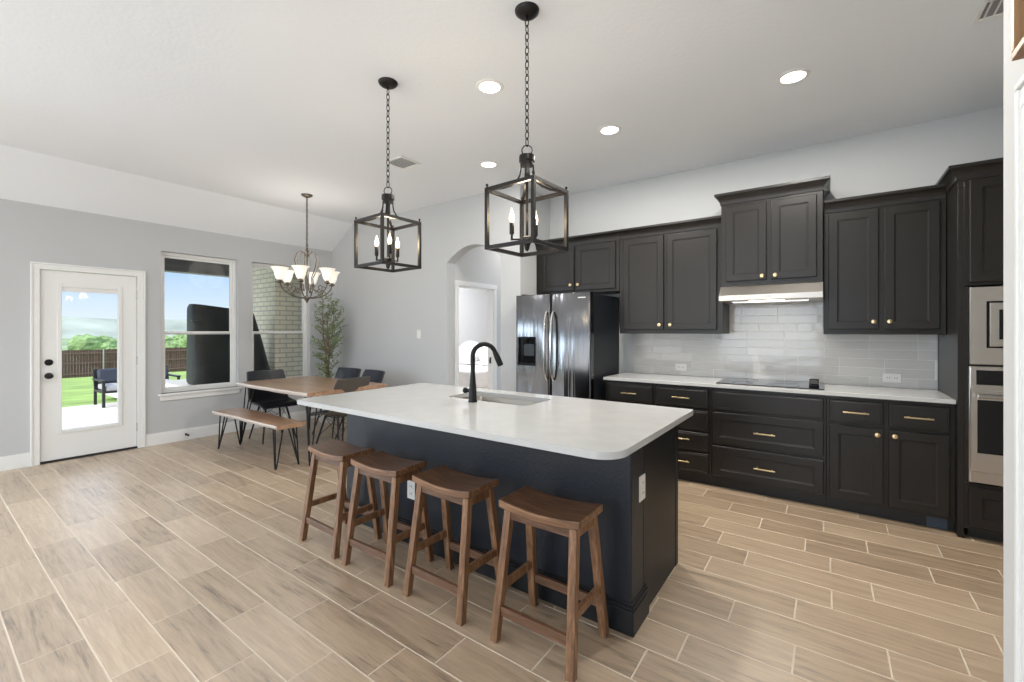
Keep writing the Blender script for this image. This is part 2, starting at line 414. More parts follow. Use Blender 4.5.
# baseboards
def baseboard(name, label, segs):
    b = B()
    for (x0, y0, x1, y1, nx, ny) in segs:
        t = .016
        for z0, z1, tt in ((0, .118, t), (.118, .132, t*.75), (.132, .143, t*.4)):
            b.bx(min(x0, x1, x0+nx*tt, x1+nx*tt), max(x0, x1, x0+nx*tt, x1+nx*tt), min(y0, y1, y0+ny*tt, y1+ny*tt), max(y0, y1, y0+ny*tt, y1+ny*tt), z0, z1)
    return struct(b.obj(name, M['trim'], bevel=.002), label, 'baseboard')
baseboard('baseboard_left', 'white baseboard along the window wall', [(XW, YB, XW, .763, 1, 0), (XW, 1.692, XW, YA, 1, 0)])
baseboard('baseboard_arch', 'white baseboard along the dining wall', [(XW, YA, xa0, YA, 0, -1), (xa1, YA, -2.85, YA, 0, -1)])
baseboard('baseboard_hall', 'white baseboard in the hallway', [(-4.0, hy1+.065, -4.0, YHB, 1, 0)])

# ------------------------------------------------------------------ glazed patio door
t = thing('door_1', 'white patio door with a tall glass pane', 'door', (XW, 1.23, 0), kind='structure')
b = B()
for y0, y1, w0, w1 in ((.781, .832, .763, .781), (1.622, 1.674, 1.674, 1.692)):
    b.bx(XW, XW+.019, y0, y1, 0, 2.018); b.bx(XW, XW+.027, w0, w1, 0, 2.069)
b.bx(XW, XW+.019, .781, 1.674, 2.018, 2.069); b.bx(XW, XW+.027, .763, 1.692, 2.069, 2.087)
b.obj('door_casing', M['trim'], t, bevel=.003)
b = B()
for y0, y1 in ((DO[0], .832), (1.622, DO[1])): b.bx(xo, XW, y0, y1, 0, 2.03)
b.bx(xo, XW, DO[0], DO[1], 2.018, 2.03)
b.obj('door_jamb', M['trim'], t)
b = B(); b.bx(xo, XW+.005, .832, 1.622, 0, .018); b.obj('threshold', M['rubber'], t)
dx0, dx1 = XW-.052, XW-.012       # slab
gy0, gy1, gz0, gz1 = .995, 1.452, .325, 1.845
b = B(); y0, y1, z0, z1 = .838, 1.616, .022, 2.012
for a in ((y0, gy0-.03, z0, z1), (gy1+.03, y1, z0, z1), (gy0-.03, gy1+.03, z0, gz0-.03), (gy0-.03, gy1+.03, gz1+.03, z1)): b.bx(dx0, dx1, *a)
slab = b.obj('door_slab', M['trim'], t)
b = B()
for a in ((gy0-.035, gy0, gz0-.035, gz1+.035), (gy1, gy1+.035, gz0-.035, gz1+.035), (gy0, gy1, gz0-.035, gz0), (gy0, gy1, gz1, gz1+.035)): b.bx(dx0-.008, dx1+.010, *a)
b.obj('glass_surround', M['trim'], slab, bevel=.004)
b = B(); b.bx(XW-.035, XW-.030, gy0, gy1, gz0, gz1); b.obj('glass_pane', M['glass'], slab, smooth=False)
b = B(); b.bx(XW-.029, XW-.016, gy0, gy1, gz1-.045, gz1)
for yy in (gy0+.11, gy1-.10): b.bx(XW-.016, XW-.012, yy-.004, yy+.004, gz1-.052, gz1)
b.obj('blind_headrail', M['trim'], slab, bevel=.001)
for nm, z in (('door_knob', .909), ('deadbolt', 1.05)):
    b = B(); c = (dx1, .899, z)
    b.lathe([(.033, 0), (.033, .006), (.024, .010)], c, 20, 'X')
    if nm == 'door_knob': b.lathe([(.011, .006), (.011, .03), (.024, .036), (.029, .048), (.026, .060), (.014, .066), (0, .067)], c, 20, 'X')
    else: b.lathe([(.026, .006), (.024, .016), (0, .018)], c, 20, 'X'); b.bx(dx1+.015, dx1+.032, .889, .909, z-.004, z+.004)
    b.obj(nm, M['matteblack'], slab)
for z in (.25, 1.03, 1.80):
    b = B(); b.tube([(XW-.006, 1.619, z-.05), (XW-.006, 1.619, z+.05)], .006, 8); b.obj('hinge', M['chrome'], slab)

# ------------------------------------------------------------------ windows
def window(i, wy0, wy1, wz0, wz1, label):
    t = thing('window_%d' % i, label, 'window', (XW, (wy0+wy1)/2, wz0), kind='structure')
    xf = XW-.085; b = B()
    fw = .038
    for a in ((wy0, wy0+fw, wz0, wz1), (wy1-fw, wy1, wz0, wz1), (wy0+fw, wy1-fw, wz0, wz0+fw), (wy0+fw, wy1-fw, wz1-fw, wz1)): b.bx(xf-.05, xf+.012, *a)
    b.obj('window_frame', M['trim'], t, bevel=.002)
    zm = 1.345
    for nm, z0, z1, x in (('upper_sash', zm-.012, wz1-fw, xf-.032), ('lower_sash', wz0+fw, zm+.028, xf-.006)):
        s = .026; b = B(); y0, y1 = wy0+fw, wy1-fw
        for a in ((y0, y0+s, z0, z1), (y1-s, y1, z0, z1), (y0+s, y1-s, z0, z0+s), (y0+s, y1-s, z1-s, z1)): b.bx(x-.014, x+.014, *a)
        so = b.obj(nm, M['trim'], t, bevel=.002)
        b = B(); b.bx(x-.003, x+.003, y0+s, y1-s, z0+s, z1-s); b.obj('pane', M['glass'], so, smooth=False)
    b = B(); b.bx(xf+.012, XW+.038, wy0-.032, wy1+.032, wz0-.026, wz0); b.obj('window_sill', M['trim'], t, bevel=.005)
    b = B(); b.bx(XW, XW+.016, wy0-.012, wy1+.012, wz0-.085, wz0-.026); b.obj('apron', M['trim'], t, bevel=.003)
window(1, *W1, 'white single-hung window between the door and second window')
window(3, *WL, 'wide white window beyond the left edge of the view')
window(2, *W2, 'white single-hung window in the dining corner')

# ------------------------------------------------------------------ kitchen cabinets
PL = []
def knob(parent, x, y, z):
    b = B(); b.lathe([(.010, 0), (.006, -.004), (.006, -.014), (.0155, -.018), (.0175, -.024), (.014, -.029), (0, -.031)], (x, y, z), 18, 'Y')
    b.obj('knob', M['brass'], parent)
def pull(parent, x, y, z, L=.16):
    b = B(); b.bx(x-L/2, x+L/2, y-.034, y-.024, z-.005, z+.005)
    for sx in (-1, 1): b.bx(x+sx*(L/2-.025)-.005, x+sx*(L/2-.025)+.005, y-.026, y, z-.005, z+.005)
    b.obj('pull', M['brass'], parent, bevel=.002)
def crown(parent, x0, x1, yf, yb, z, lf=1, rf=1, h=.085, d=.050, dm=0):
    pr = [(-.004, -.012), (.007, -.012), (.009, .012), (.014, .026), (.024, .042), (.034, .053), (d-.006, .060), (d, .066), (d, h), (-.004, h)]
    b = B(); rings = []
    for q, zz in pr:
        rings.append([(x0-q*lf, yb, z+zz), (x0-q*lf, yf-q, z+zz), (x1+q*rf, yf-q, z+zz), (x1+q*rf, yb, z+zz)])
    b.loft(rings, caps=False, closed=False)
    b.face([b.bm.verts.new(p) for p in rings[-1]])
    return b.obj('crown_molding', M['cab'], parent, smooth=False)
def upper(label, x0, x1, z0, z1, yf, doors, knz, kxs, lf, rf, name='upper_cabinet'):
    t = thing(name, label, 'cabinet', ((x0+x1)/2, YK, z0))
    b = B(); b.bx(x0, x1, yf, YK-.004, z0, z1); b.obj('cabinet_body', M['cab'], t, bevel=.002)
    for (d0, d1, a0, a1), kx in zip(doors, kxs):
        b = B(); b.panel(d0, d1, a0, a1, yf-.001); dr = b.obj('door', M['cab'], t, smooth=False)
        knob(dr, kx, yf-.020, knz)
    crown(t, x0, x1, yf, YK-.004, z1-.004, lf, rf)
    return t
UF = 4.46
upper('small dark cabinet with two doors above the steel refrigerator', -2.848, -1.803, 1.805, 2.365, UF,
      [(-2.79, -2.338, 1.835, 2.335), (-2.31, -1.845, 1.835, 2.335)], 1.90, (-2.372, -2.278), 0, 0)
upper('tall dark two-door wall cabinet between refrigerator and range hood', -1.80, -.795, 1.352, 2.365, UF,
      [(-1.755, -1.335, 1.392, 2.335), (-1.305, -.845, 1.392, 2.335)], 1.44, (-1.374, -1.266), 0, 0)
upper('raised dark wall cabinet directly above the range hood', -.792, -.036, 1.778, 2.535, 4.36,
      [(-.75, -.432, 1.822, 2.495), (-.398, -.076, 1.822, 2.495)], 1.855, (-.464, -.366), 1, 1)
upper('dark two-door wall cabinet between range hood and oven cabinet', -.033, .698, 1.352, 2.365, UF,
      [(.0, .318, 1.392, 2.335), (.35, .665, 1.392, 2.335)], 1.452, (.287, .382), 0, 0)
# tall oven cabinet
OX0, OX1, OF = .702, 1.47, 4.13
t = thing('oven_cabinet', 'tall dark cabinet holding the microwave and wall oven', 'cabinet', (1.08, YK, 0))
b = B()
for a in ((OX0+.03, OX0+.052, OF+.0005, OF+.05, .375, 1.675), (OX0, OX0+.03, OF, YK-.004, 0, 2.40), (OX1-.03, OX1, OF, YK-.004, 0, 2.40), (OX0+.03, OX1-.03, YK-.02, YK-.004, 0, 2.40), (OX0+.03, OX1-.03, OF, YK-.02, .07, .372), (OX0+.03, OX1-.03, OF, YK-.02, 1.68, 2.40), (OX0+.03, OX1-.03, OF+.01, YK-.02, 1.148, 1.158)): b.bx(*a)
b.obj('cabinet_body', M['cab'], t, bevel=.0015)
for d0, d1, kx in ((.755, 1.078, 1.05), (1.094, 1.417, 1.122)):
    b = B(); b.panel(d0, d1, 1.70, 2.375, OF-.001); dr = b.obj('door', M['cab'], t, smooth=False); knob(dr, kx, OF-.02, 1.76)
b = B(); b.panel(.755, 1.417, .095, .350, OF-.001); dr = b.obj('drawer', M['cab'], t, smooth=False); pull(dr, 1.086, OF-.02, .25)
b = B(); b.bx(OX0+.06, OX1-.03, OF+.06, OF+.08, 0, .07); b.obj('toe_kick', M['toe'], t)
crown(t, OX0, OX1, OF, YK-.004, 2.395, 1, 0)
# microwave and oven
t = thing('microwave', 'stainless built-in microwave above the wall oven', 'microwave', (1.08, OF, 1.16))
b = B(); b.rects([(.756, 1.416, 1.160, 1.668, OF+.3), (.756, 1.416, 1.160, 1.668, OF-.016), (.760, 1.412, 1.164, 1.664, OF-.020), (.832, 1.340, 1.268, 1.572, OF-.020), (.832, 1.340, 1.268, 1.572, OF+.012)], fill=True)
b.obj('trim_kit', M['steel'], t, smooth=False)
b = B(); b.rects([(.846, 1.330, 1.278, 1.562, OF+.012), (.846, 1.330, 1.278, 1.562, OF-.024), (.850, 1.326, 1.282, 1.558, OF-.028), (.886, 1.200, 1.322, 1.518, OF-.028), (.888, 1.198, 1.324, 1.516, OF-.020)])
fd = b.obj('microwave_door', M['steel'], t, smooth=False)
b = B(); b.bx(.8885, 1.1975, OF-.0225, OF-.019, 1.3245, 1.5155); b.obj('window_glass', M['bglass'], fd, smooth=False)
b = B(); b.bx(.8325, .8455, OF+.008, OF+.011, 1.27, 1.57); b.bx(.8325, 1.3395, OF+.008, OF+.011, 1.563, 1.5715); b.bx(.8325, 1.3395, OF+.008, OF+.011, 1.2685, 1.277); b.obj('vent_gap', M['bplastic'], t, smooth=False)
t = thing('wall_oven', 'stainless built-in wall oven under the microwave', 'oven', (1.08, OF, .385))
b = B(); b.bx(.754, 1.418, OF-.014, OF+.4, .385, 1.146); b.obj('oven_body', M['steel'], t, bevel=.002)
b = B(); b.rects([(.756, 1.416, 1.008, 1.142, OF-.014), (.756, 1.416, 1.008, 1.142, OF-.026), (.759, 1.413, 1.011, 1.139, OF-.028), (.784, 1.388, 1.028, 1.124, OF-.028), (.784, 1.388, 1.028, 1.124, OF-.026)])
cp = b.obj('control_panel', M['steel'], t, smooth=False)
b = B(); b.bx(.7845, 1.3875, OF-.0275, OF-.0255, 1.0285, 1.1235); b.obj('display_glass', M['bglass'], cp, smooth=False)
b = B(); b.rects([(.756, 1.416, .462, .995, OF-.014), (.756, 1.416, .462, .995, OF-.040), (.760, 1.412, .466, .991, OF-.044), (.786, 1.386, .585, .932, OF-.044), (.786, 1.386, .585, .932, OF-.040)])
od = b.obj('oven_door', M['steel'], t, smooth=False)
b = B(); b.bx(.7865, 1.3855, OF-.0425, OF-.0395, .5855, .9315); b.obj('door_glass', M['bglass'], od, smooth=False)
b = B(); b.tube([(.782, OF-.082, .960), (1.390, OF-.082, .960)], .0145, 14)
for xx in (.81, 1.362): b.bx(xx-.012, xx+.012, OF-.08, OF-.043, .949, .971)
b.obj('door_handle', M['chrome'], od)
b = B(); b.bx(.760, 1.412, OF-.022, OF-.014, .392, .448)
for zz in (.404, .418, .432): b.bx(.775, 1.398, OF-.026, OF-.021, zz, zz+.006)
b.obj('vent_strip', M['steel'], t)

# base cabinets
BF, ZT = 4.185, .882
def base_unit(label, x0, x1, fronts, shelf=None):
    t = thing('base_cabinet', label, 'cabinet', ((x0+x1)/2, YK, 0))
    b = B(); b.bx(x0, x1, BF, YK-.004, .085, ZT); b.obj('cabinet_body', M['cab'], t, bevel=.0015)
    b = B(); b.bx(x0+(.0 if x0 > -1.8 else .0), x1, BF+.045, YK-.05, 0, .088); tk = b.obj('toe_kick', M['toe'], t)
    for kind, a0, a1, z0, z1, rail, hw in fronts:
        b = B(); b.panel(a0, a1, z0, z1, BF-.001, rail=rail)
        d = b.obj(kind, M['cab'], t, smooth=False)
        if hw:
            if hw[0] == 'p': pull(d, (a0+a1)/2, BF-.02, hw[1], .155)
            else: knob(d, hw[1], BF-.02, hw[2])
    return t
base_unit('dark drawer base beside the refrigerator', -1.838, -1.337,
          [('drawer', -1.805, -1.358, .690, .858, 0, ('p', .770)), ('drawer', -1.805, -1.358, .488, .664, .0, ('p', .575)), ('drawer', -1.805, -1.358, .306, .466, 0, ('p', .398)), ('drawer', -1.805, -1.358, .112, .284, 0, ('p', .197))])
base_unit('dark base cabinet with four stacked drawers left of the cooktop', -1.335, -.842,
          [('drawer', -1.322, -.862, .690, .858, 0, ('p', .773)), ('drawer', -1.322, -.862, .488, .664, 0, None), ('drawer', -1.322, -.862, .306, .466, 0, ('p', .403)), ('drawer', -1.322, -.862, .112, .284, 0, ('p', .199))])
base_unit('wide dark base cabinet with two deep drawers under the cooktop', -.840, -.014,
          [('false_front', -.826, -.03, .694, .858, 0, None), ('drawer', -.826, -.03, .398, .670, .058, ('p', .528)), ('drawer', -.826, -.03, .110, .374, .058, ('p', .236))])
t = base_unit('dark two-door base cabinet beside the tall oven cabinet', -.012, .700,
          [('drawer', .006, .324, .690, .858, 0, ('p', .770)), ('drawer', .352, .672, .690, .858, 0, ('p', .770)),
           ('door', .006, .324, .110, .664, .058, ('k', .290, .622)), ('door', .352, .672, .110, .664, .058, ('k', .386, .624))])
b = B(); b.bx(.560, .668, BF+.036, BF+.046, .004, .078); b.obj('toe_patch', M['blue'], t, bevel=.001)['label'] = 'blue-grey patch on the toe kick'  # small flat blue-grey panel on the toe kick
# counter
b = B(); b.bx(-1.850, .700, 4.150, YK, .884, .914)
tag(b.obj('kitchen_countertop', M['quartz'], bevel=.003), 'long white quartz worktop on the dark base cabinets', 'countertop')
# backsplash
rw = []; xs0, xs1 = -1.755, .700; zz = .916; row = 0; TL, TH = .305, .0762
while zz < 1.640:
    x = xs0 - random.choice((0, .33, .5, .66)) * TL if row else xs0 - .1
    z1 = min(zz + TH, 1.640)
    while x < xs1:
        a, c = max(x, xs0), min(x + TL, xs1)
        lim = 1.352
        if zz >= lim - .01: a, c = max(a, -.792), min(c, -.036)
        if c - a > .02: rw.append((a+.0012, c-.0012, zz+.0012, z1-.0012))
        x += TL
    zz += TH; row += 1
o = tiles('backsplash', rw, lambda u, v, h: (u, YK-.009-h, v), M['wtile'], M['tgrout'], [(xs0, xs1, .915, 1.350), (-.792, -.036, 1.350, 1.640)], bevel=.0018)
struct(o, 'glossy pale grey subway tile behind the cooktop counter', 'backsplash')
# range hood
t = thing('range_hood', 'slim stainless range hood under the raised cabinet', 'range hood', (-.414, YK, 1.64))
pf = [(YK, 1.776), (4.345, 1.776), (4.262, 1.692), (4.258, 1.645), (4.272, 1.640), (YK, 1.640)]
b = B(); b.prism(pf, -.795, -.033, 'X'); b.obj('hood_shell', M['steel'], t, bevel=.003)
b = B(); b.bx(-.70, -.13, 4.36, 4.70, 1.630, 1.6405)
for i in range(24): b.bx(-.69+i*.0235, -.678+i*.0235, 4.37, 4.69, 1.627, 1.631)
b.obj('grease_filter', M['steel'], t)
b = B(); b.bx(-.56, -.30, 4.285, 4.335, 1.632, 1.6405); b.obj('hood_light', M['hoodlens'], t, bevel=.002)
lamp('hood_lamp', 'AREA', (-.43 + .414, 4.31 - YK, 1.628 - 1.64), 1.2, (1, .88, .72), .26, .05, parent=t)
# cooktop
t = thing('cooktop', 'black glass cooktop set into the white counter', 'cooktop', (-.42, 4.48, .914))
b = B(); b.bx(-.812, -.025, 4.222, 4.728, .9145, .922); b.obj('glass_top', M['bglass'], t, bevel=.003)
b = B()
for cx, cy, r in ((-.62, 4.60, .10), (-.62, 4.35, .085), (-.30, 4.60, .085), (-.30, 4.35, .11)):
    b = B(); b.tube([(cx + r*math.cos(2*PI*i/40), cy + r*math.sin(2*PI*i/40), .9222) for i in range(40)], .0012, 4, closed=True)
    b.obj('burner_ring', M['ringprint'], t)
t = thing('cooktop_knob_block', 'small black two-tier knob block on the cooktop end', 'knob block', (-.095, 4.30, .922))
b = B(); b.prism([(4.262, .9225), (4.345, .9225), (4.350, .948), (4.258, .944)], -.128, -.060, 'X'); b.obj('base', M['bplastic'], t, bevel=.006)
b = B(); b.prism([(4.255, .951), (4.352, .955), (4.345, .990), (4.290, .992)], -.125, -.062, 'X'); b.obj('top', M['bplastic'], t, bevel=.008)

# ------------------------------------------------------------------ refrigerator
FX0, FX1, FXM, FF = -2.822, -1.912, -2.372, 3.985
t = thing('refrigerator', 'stainless side-by-side refrigerator with water dispenser', 'refrigerator', (-2.37, 4.4, 0))
b = B(); b.bx(FX0+.008, FX1-.004, FF+.085, 4.73, .025, 1.758); b.obj('case', M['case'], t, bevel=.006)
def fdoor(x0, x1, hole):
    z0, z1 = .06, 1.772; b = B()
    r = lambda k, y: (x0+k, x1-k, z0+k*.5, z1-k*.5, y)
    rs = [r(0, FF+.078), r(0, FF+.026), r(.002, FF+.016), r(.007, FF+.007), r(.014, FF+.002), r(.024, FF)]
    if hole: rs += [(*hole, FF), (*hole, FF+.060)]
    b.rects(rs); return b.obj('fridge_door', M['fsteel'], t)
hole = (-2.790, -2.560, 1.004, 1.314)
fl = fdoor(FX0, FXM-.003, hole); frr = fdoor(FXM+.003, FX1, None)
# dispenser
h0, h1, hz0, hz1 = hole
b = B(); b.rects([(h0-.002, h1+.002, hz0-.002, hz1+.002, FF+.02), (h0-.002, h1+.002, hz0-.002, hz1+.002, FF-.004), (h0+.012, h1-.012, hz0+.012, hz1-.012, FF-.004), (h0+.014, h1-.014, hz0+.014, hz1-.014, FF+.050)])
dp = b.obj('dispenser', M['bglass'], fl, smooth=False)
b = B(); b.bx(h0+.07, h1-.015, FF+.018, FF+.045, hz0+.10, hz1-.075); b.obj('dispenser_paddle', M['case'], dp, bevel=.006)
b = B(); b.bx(h0+.015, h1-.015, FF-.002, FF+.045, hz0+.013, hz0+.022); b.obj('drip_tray', M['bplastic'], dp)
b = B(); b.lathe([(.028, 0), (.022, -.04), (.012, -.05), (0, -.05)], (h0+.11, FF+.022, hz1-.018), 14); b.obj('nozzle', M['bplastic'], dp)
for dr, hx in ((fl, -2.412), (frr, -2.332)):
    b = B(); pts = []
    for i in range(21):
        u = i/20; pts.append((hx, FF-.012-.052*math.sin(PI*u)**.45, .865 + u*.715))
    b.tube(pts, [.010+.006*math.sin(PI*i/20)**.5 for i in range(21)], 12); b.obj('door_handle', M['chrome'], dr)
b = B(); b.bx(-2.05, -1.965, FF-.002, FF+.001, 1.712, 1.720); b.obj('badge', M['plate'], frr, smooth=False)['label'] = 'small pale badge strip'
for xx in (FX0+.06, FX1-.10, FXM-.02):
    b = B(); b.bx(xx, xx+.05, FF+.03, FF+.14, 1.758, 1.782); b.obj('hinge_cover', M['case'], t, bevel=.004)
b = B(); b.bx(FX0+.02, FX1-.02, FF+.05, FF+.09, .012, .06); b.obj('grille', M['bplastic'], t)
b = B()
for xx in (FX0+.08, FX1-.08):
    for yy in (FF+.15, 4.66): b = B(); b.lathe([(.022, 0), (.022, .03)], (xx, yy, 0), 12); b.obj('foot', M['bplastic'], t)

# ------------------------------------------------------------------ island
IX0, IX1, IY0, IY1 = -2.950, -.645, 1.560, 2.745
BX0, BX1, BY0, BY1 = -2.975+.06, -.738, 1.935, 2.695
t = thing('kitchen_island', 'dark navy textured kitchen island under the white quartz top', 'kitchen island', (-1.8, 2.3, 0))
b = B(); b.bx(BX0, BX1+.012, BY0, BY0+.165, 0, .883); b.obj('knee_wall', M['island'], t, bevel=.012, seg=3)
SX0, SX1, SY0, SY1 = -2.205, -1.52, 2.255, 2.60
b = B()
b.bx(BX0+.02, BX1, BY0+.165, BY1, .09, .18)
b.bx(BX0+.02, BX0+.04, BY0+.165, BY1, .18, .883); b.bx(BX1-.02, BX1, BY0+.165, BY1, .18, .883)
b.bx(BX0+.02, BX1, BY1-.02, BY1, .18, .883)
b.bx(BX0+.06, BX1, BY0+.165, BY1-.06, 0, .09)
b.obj('cabinet_body', M['islandp'], t, bevel=.002)
b = B(); b.bx(BX1, BX1+.0105, BY0+.165, BY1-.045, .0, .883); b.bx(BX1, BX1+.013, BY1-.045, BY1+.004, 0, .883); b.obj('end_panel', M['islandp'], t, bevel=.003)
b = B()
for z0, z1, q in ((0, .112, .016), (.112, .128, .012), (.128, .142, .006)):
    b.bx(BX0-q, BX1+.012+q, BY0-q, BY0+.01, z0, z1); b.bx(BX1, BX1+.012+q, BY0, BY0+.20, z0, z1); b.bx(BX0-q, BX0+.01, BY0, BY0+.165, z0, z1)
b.obj('base_molding', M['islandp'], t, bevel=.003)
b = B(); b.bx(BX1, BX1+.018, BY0+.002, BY0+.245, .845, .883); b.bx(BX1, BX1+.010, BY0+.17, BY0+.24, .80, .845); b.obj('corner_bracket', M['islandp'], t, bevel=.004)
for x0, x1 in ((-2.88, -2.24), (-2.22, -1.48), (-1.46, -.78)):
    b = B(); b.panel(-x1, -x0, .11, .86, -BY1-.001)
    for v in b.bm.verts: v.co.x *= -1; v.co.y *= -1
    b.obj('door', M['islandp'], t, smooth=False)
# island top with sink cut-out
def rr(x0, x1, y0, y1, rad, n=8):
    out = []
    for cx, cy, a0, r in ((x1, y0, -90, rad[0]), (x1, y1, 0, rad[1]), (x0, y1, 90, rad[2]), (x0, y0, 180, rad[3])):
        sx = -1 if cx == x1 else 1; sy = -1 if cy == y1 else 1
        for i in range(n+1):
            a = R(a0 + 90*i/n); out.append((cx + sx*r + r*math.cos(a), cy + sy*r + r*math.sin(a)))
    return out
def slab_with_hole(outer, inner, z0, z1):
    bm = bmesh.new(); ed = []
    loops = []
    for lp in (outer, inner):
        vs = [bm.verts.new((*p, z1)) for p in lp]; loops.append(vs)
        for i in range(len(vs)): ed.append(bm.edges.new((vs[i], vs[(i+1) % len(vs)])))
    bmesh.ops.triangle_fill(bm, use_beauty=True, edges=ed)
    top = bm.faces[:]
    r = bmesh.ops.extrude_face_region(bm, geom=top)
    bmesh.ops.translate(bm, verts=[g for g in r['geom'] if isinstance(g, bmesh.types.BMVert)], vec=(0, 0, z0-z1))
    b = B(); b.bm.free(); b.bm = bm; return b
b = slab_with_hole(rr(IX0, IX1, IY0, IY1, (.115, .025, .025, .05)), rr(SX0, SX1, SY0, SY1, (.06,)*4), .884, .914)
tag(b.obj('island_countertop', M['quartz'], bevel=.004), 'white quartz island top with rounded corner and sink cutout', 'countertop')
t = thing('sink', 'undermount stainless sink in the white island top', 'sink', (-1.84, 2.43, .70))
b = B(); o_ = .012
rings = [[(*p, .8835) for p in rr(SX0-.03, SX1+.03, SY0-.03, SY1+.03, (.08,)*4)], [(*p, .8835) for p in rr(SX0-o_*0+.002, SX1-.002, SY0+.002, SY1-.002, (.06,)*4)],
         [(*p, .88) for p in rr(SX0+.004, SX1-.004, SY0+.004, SY1-.004, (.06,)*4)], [(*p, .72) for p in rr(SX0+.012, SX1-.012, SY0+.012, SY1-.012, (.06,)*4)],
         [(*p, .695) for p in rr(SX0+.04, SX1-.04, SY0+.04, SY1-.04, (.06,)*4)]]
b.loft(rings, caps=False); b.face([b.bm.verts.new(p) for p in rings[-1]])
b.obj('basin', M['sinksteel'], t)
b = B(); b.lathe([(.045, .696), (.045, .699), (.03, .698), (.02, .694), (0, .694)], (-1.84, 2.43, 0), 20); b.obj('drain', M['chrome'], t)
# faucet
fx, fy = -1.892, 2.188
t = thing('faucet', 'black gooseneck faucet on the island beside the sink', 'faucet', (fx, fy, .914))
b = B(); b.lathe([(.029, .914), (.029, .922), (.026, .928), (.024, 1.0), (.019, 1.06), (.0155, 1.10), (.0145, 1.13)], (fx, fy, 0), 20); b.obj('base', M['matteblack'], t)
dx, dy = .64, .77; pts = [(fx, fy, 1.12), (fx, fy, 1.20)]
for i in range(15):
    a = PI - PI*.90*i/14; r_ = .076
    pts.append((fx + dx*(r_ + r_*math.cos(a)), fy + dy*(r_ + r_*math.cos(a)), 1.216 + r_*math.sin(a)))
b = B(); b.tube(pts, .0155, 14); b.obj('spout', M['matteblack'], t)
p1, p0_ = Vector(pts[-1]), Vector(pts[-2]); d_ = (p1-p0_).normalized()
b = B(); b.tube([p1, p1+d_*.02, p1+d_*.06, p1+d_*.098], [.016, .0185, .0205, .0195], 14); b.obj('spray_head', M['matteblack'], t)
b = B(); b.tube([(fx-.018, fy, .985), (fx-.052, fy-.006, .986)], .012, 12); b.tube([(fx-.050, fy-.006, .986), (fx-.066, fy-.008, .986), (fx-.072, fy-.009, .986)], [.019, .019, .013], 14); b.obj('handle', M['matteblack'], t)

# ------------------------------------------------------------------ outlets and switch
def plate(name, label, cat, c, axis, w=.073, h=.117, horiz=False, switch=False, group=None):
    """axis: '-Y' or '+X' = the way it faces"""
    t = thing(name, label, cat, c, group)
    if horiz: w, h = h, w
    def put(b, u0, u1, v0, v1, d0, d1):
        if axis == '-Y': b.bx(c[0]+u0, c[0]+u1, c[1]-d1, c[1]-d0, c[2]+v0, c[2]+v1)
        else: b.bx(c[0]+d0, c[0]+d1, c[1]+u0, c[1]+u1, c[2]+v0, c[2]+v1)
    b = B(); put(b, -w/2, w/2, -h/2, h/2, 0, .006); b.obj('cover_plate', M['plate'], t, bevel=.0025)
    if switch:
        b = B(); put(b, -.016, .016, -.033, .033, .005, .009); b.obj('rocker', M['plate'], t, bevel=.002)
    else:
        for q in (-.024, .024):
            b = B()
            if horiz: put(b, q-.017, q+.017, -.017, .017, .005, .008)
            else: put(b, -.017, .017, q-.017, q+.017, .005, .008)
            rc_ = b.obj('receptacle', M['plate'], t, bevel=.004)
            for k_ in (-.007, .007):
                b = B()
                if horiz: put(b, q+k_-.002, q+k_+.002, -.006, .006, .0075, .0084)
                else: put(b, k_-.0018, k_+.0018, q-.005, q+.007, .0075, .0084)
                b.obj('slot', M['slot'], rc_, smooth=False)
plate('wall_outlet', 'white outlet on tile near the refrigerator end', 'outlet', (-1.253, YK-.0095, 1.000), '-Y', horiz=True)
plate('wall_outlet', 'white outlet on tile near the tall oven cabinet', 'outlet', (.426, YK-.0095, .992), '-Y', horiz=True)
plate('wall_outlet', 'white outlet on the island front behind the stools', 'outlet', (-2.196, BY0, .348), '-Y')
plate('wall_outlet', 'white outlet on the short end of the island', 'outlet', (BX1+.012, 2.070, .630), '+X', w=.078, h=.120)
plate('light_switch', 'white rocker switch on dining wall left of arch', 'light switch', (-4.53, YA, 1.335), '-Y', switch=True)
b = B(); b.lathe([(.014, 0), (.014, .004), (.006, .008), (.005, .06), (.012, .064), (.012, .074), (0, .076)], (XW+.016, 2.10, .072), 14, 'X')
tag(b.obj('door_stop', M['matteblack']), 'small black door stop on white baseboard under window', 'door stop')

# ------------------------------------------------------------------ bar stools
def saddle(u, v): return .016*(2*u-1)**2
t = thing('bar_stool', '', 'bar stool', (0, 0, 0), 'walnut saddle stools along the island')
SW, SD, SZ = .408, .232, .612
b = B(); n = 16; rings = []
for i in range(n+1):
    u = i/n; x = -SW/2 + SW*u; zt = SZ - .018 + .018*(2*u-1)**2; zb = zt - .034
    rings.append([(x, -SD/2, zb), (x, SD/2, zb), (x, SD/2, zt), (x, -SD/2, zt)])
b.loft(rings)
b.bm.normal_update(); bmesh.ops.recalc_face_normals(b.bm, faces=b.bm.faces[:])
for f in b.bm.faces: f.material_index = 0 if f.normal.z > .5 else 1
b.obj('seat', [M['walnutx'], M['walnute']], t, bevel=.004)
tx, ty, fx_, fy_ = .166, .082, .191, .158
for sx in (-1, 1):
    for sy in (-1, 1):
        b = B(); b.beam((sx*fx_, sy*fy_, 0), (sx*tx, sy*ty, SZ-.045), .038, .034, .036, .034, (1, 0, 0), flat=True)
        b.obj('leg', M['walnut'], t, bevel=.003)
def at_(z, sx, sy):
    k_ = z/(SZ-.045); return Vector((sx*(fx_+(tx-fx_)*k_), sy*(fy_+(ty-fy_)*k_), z))
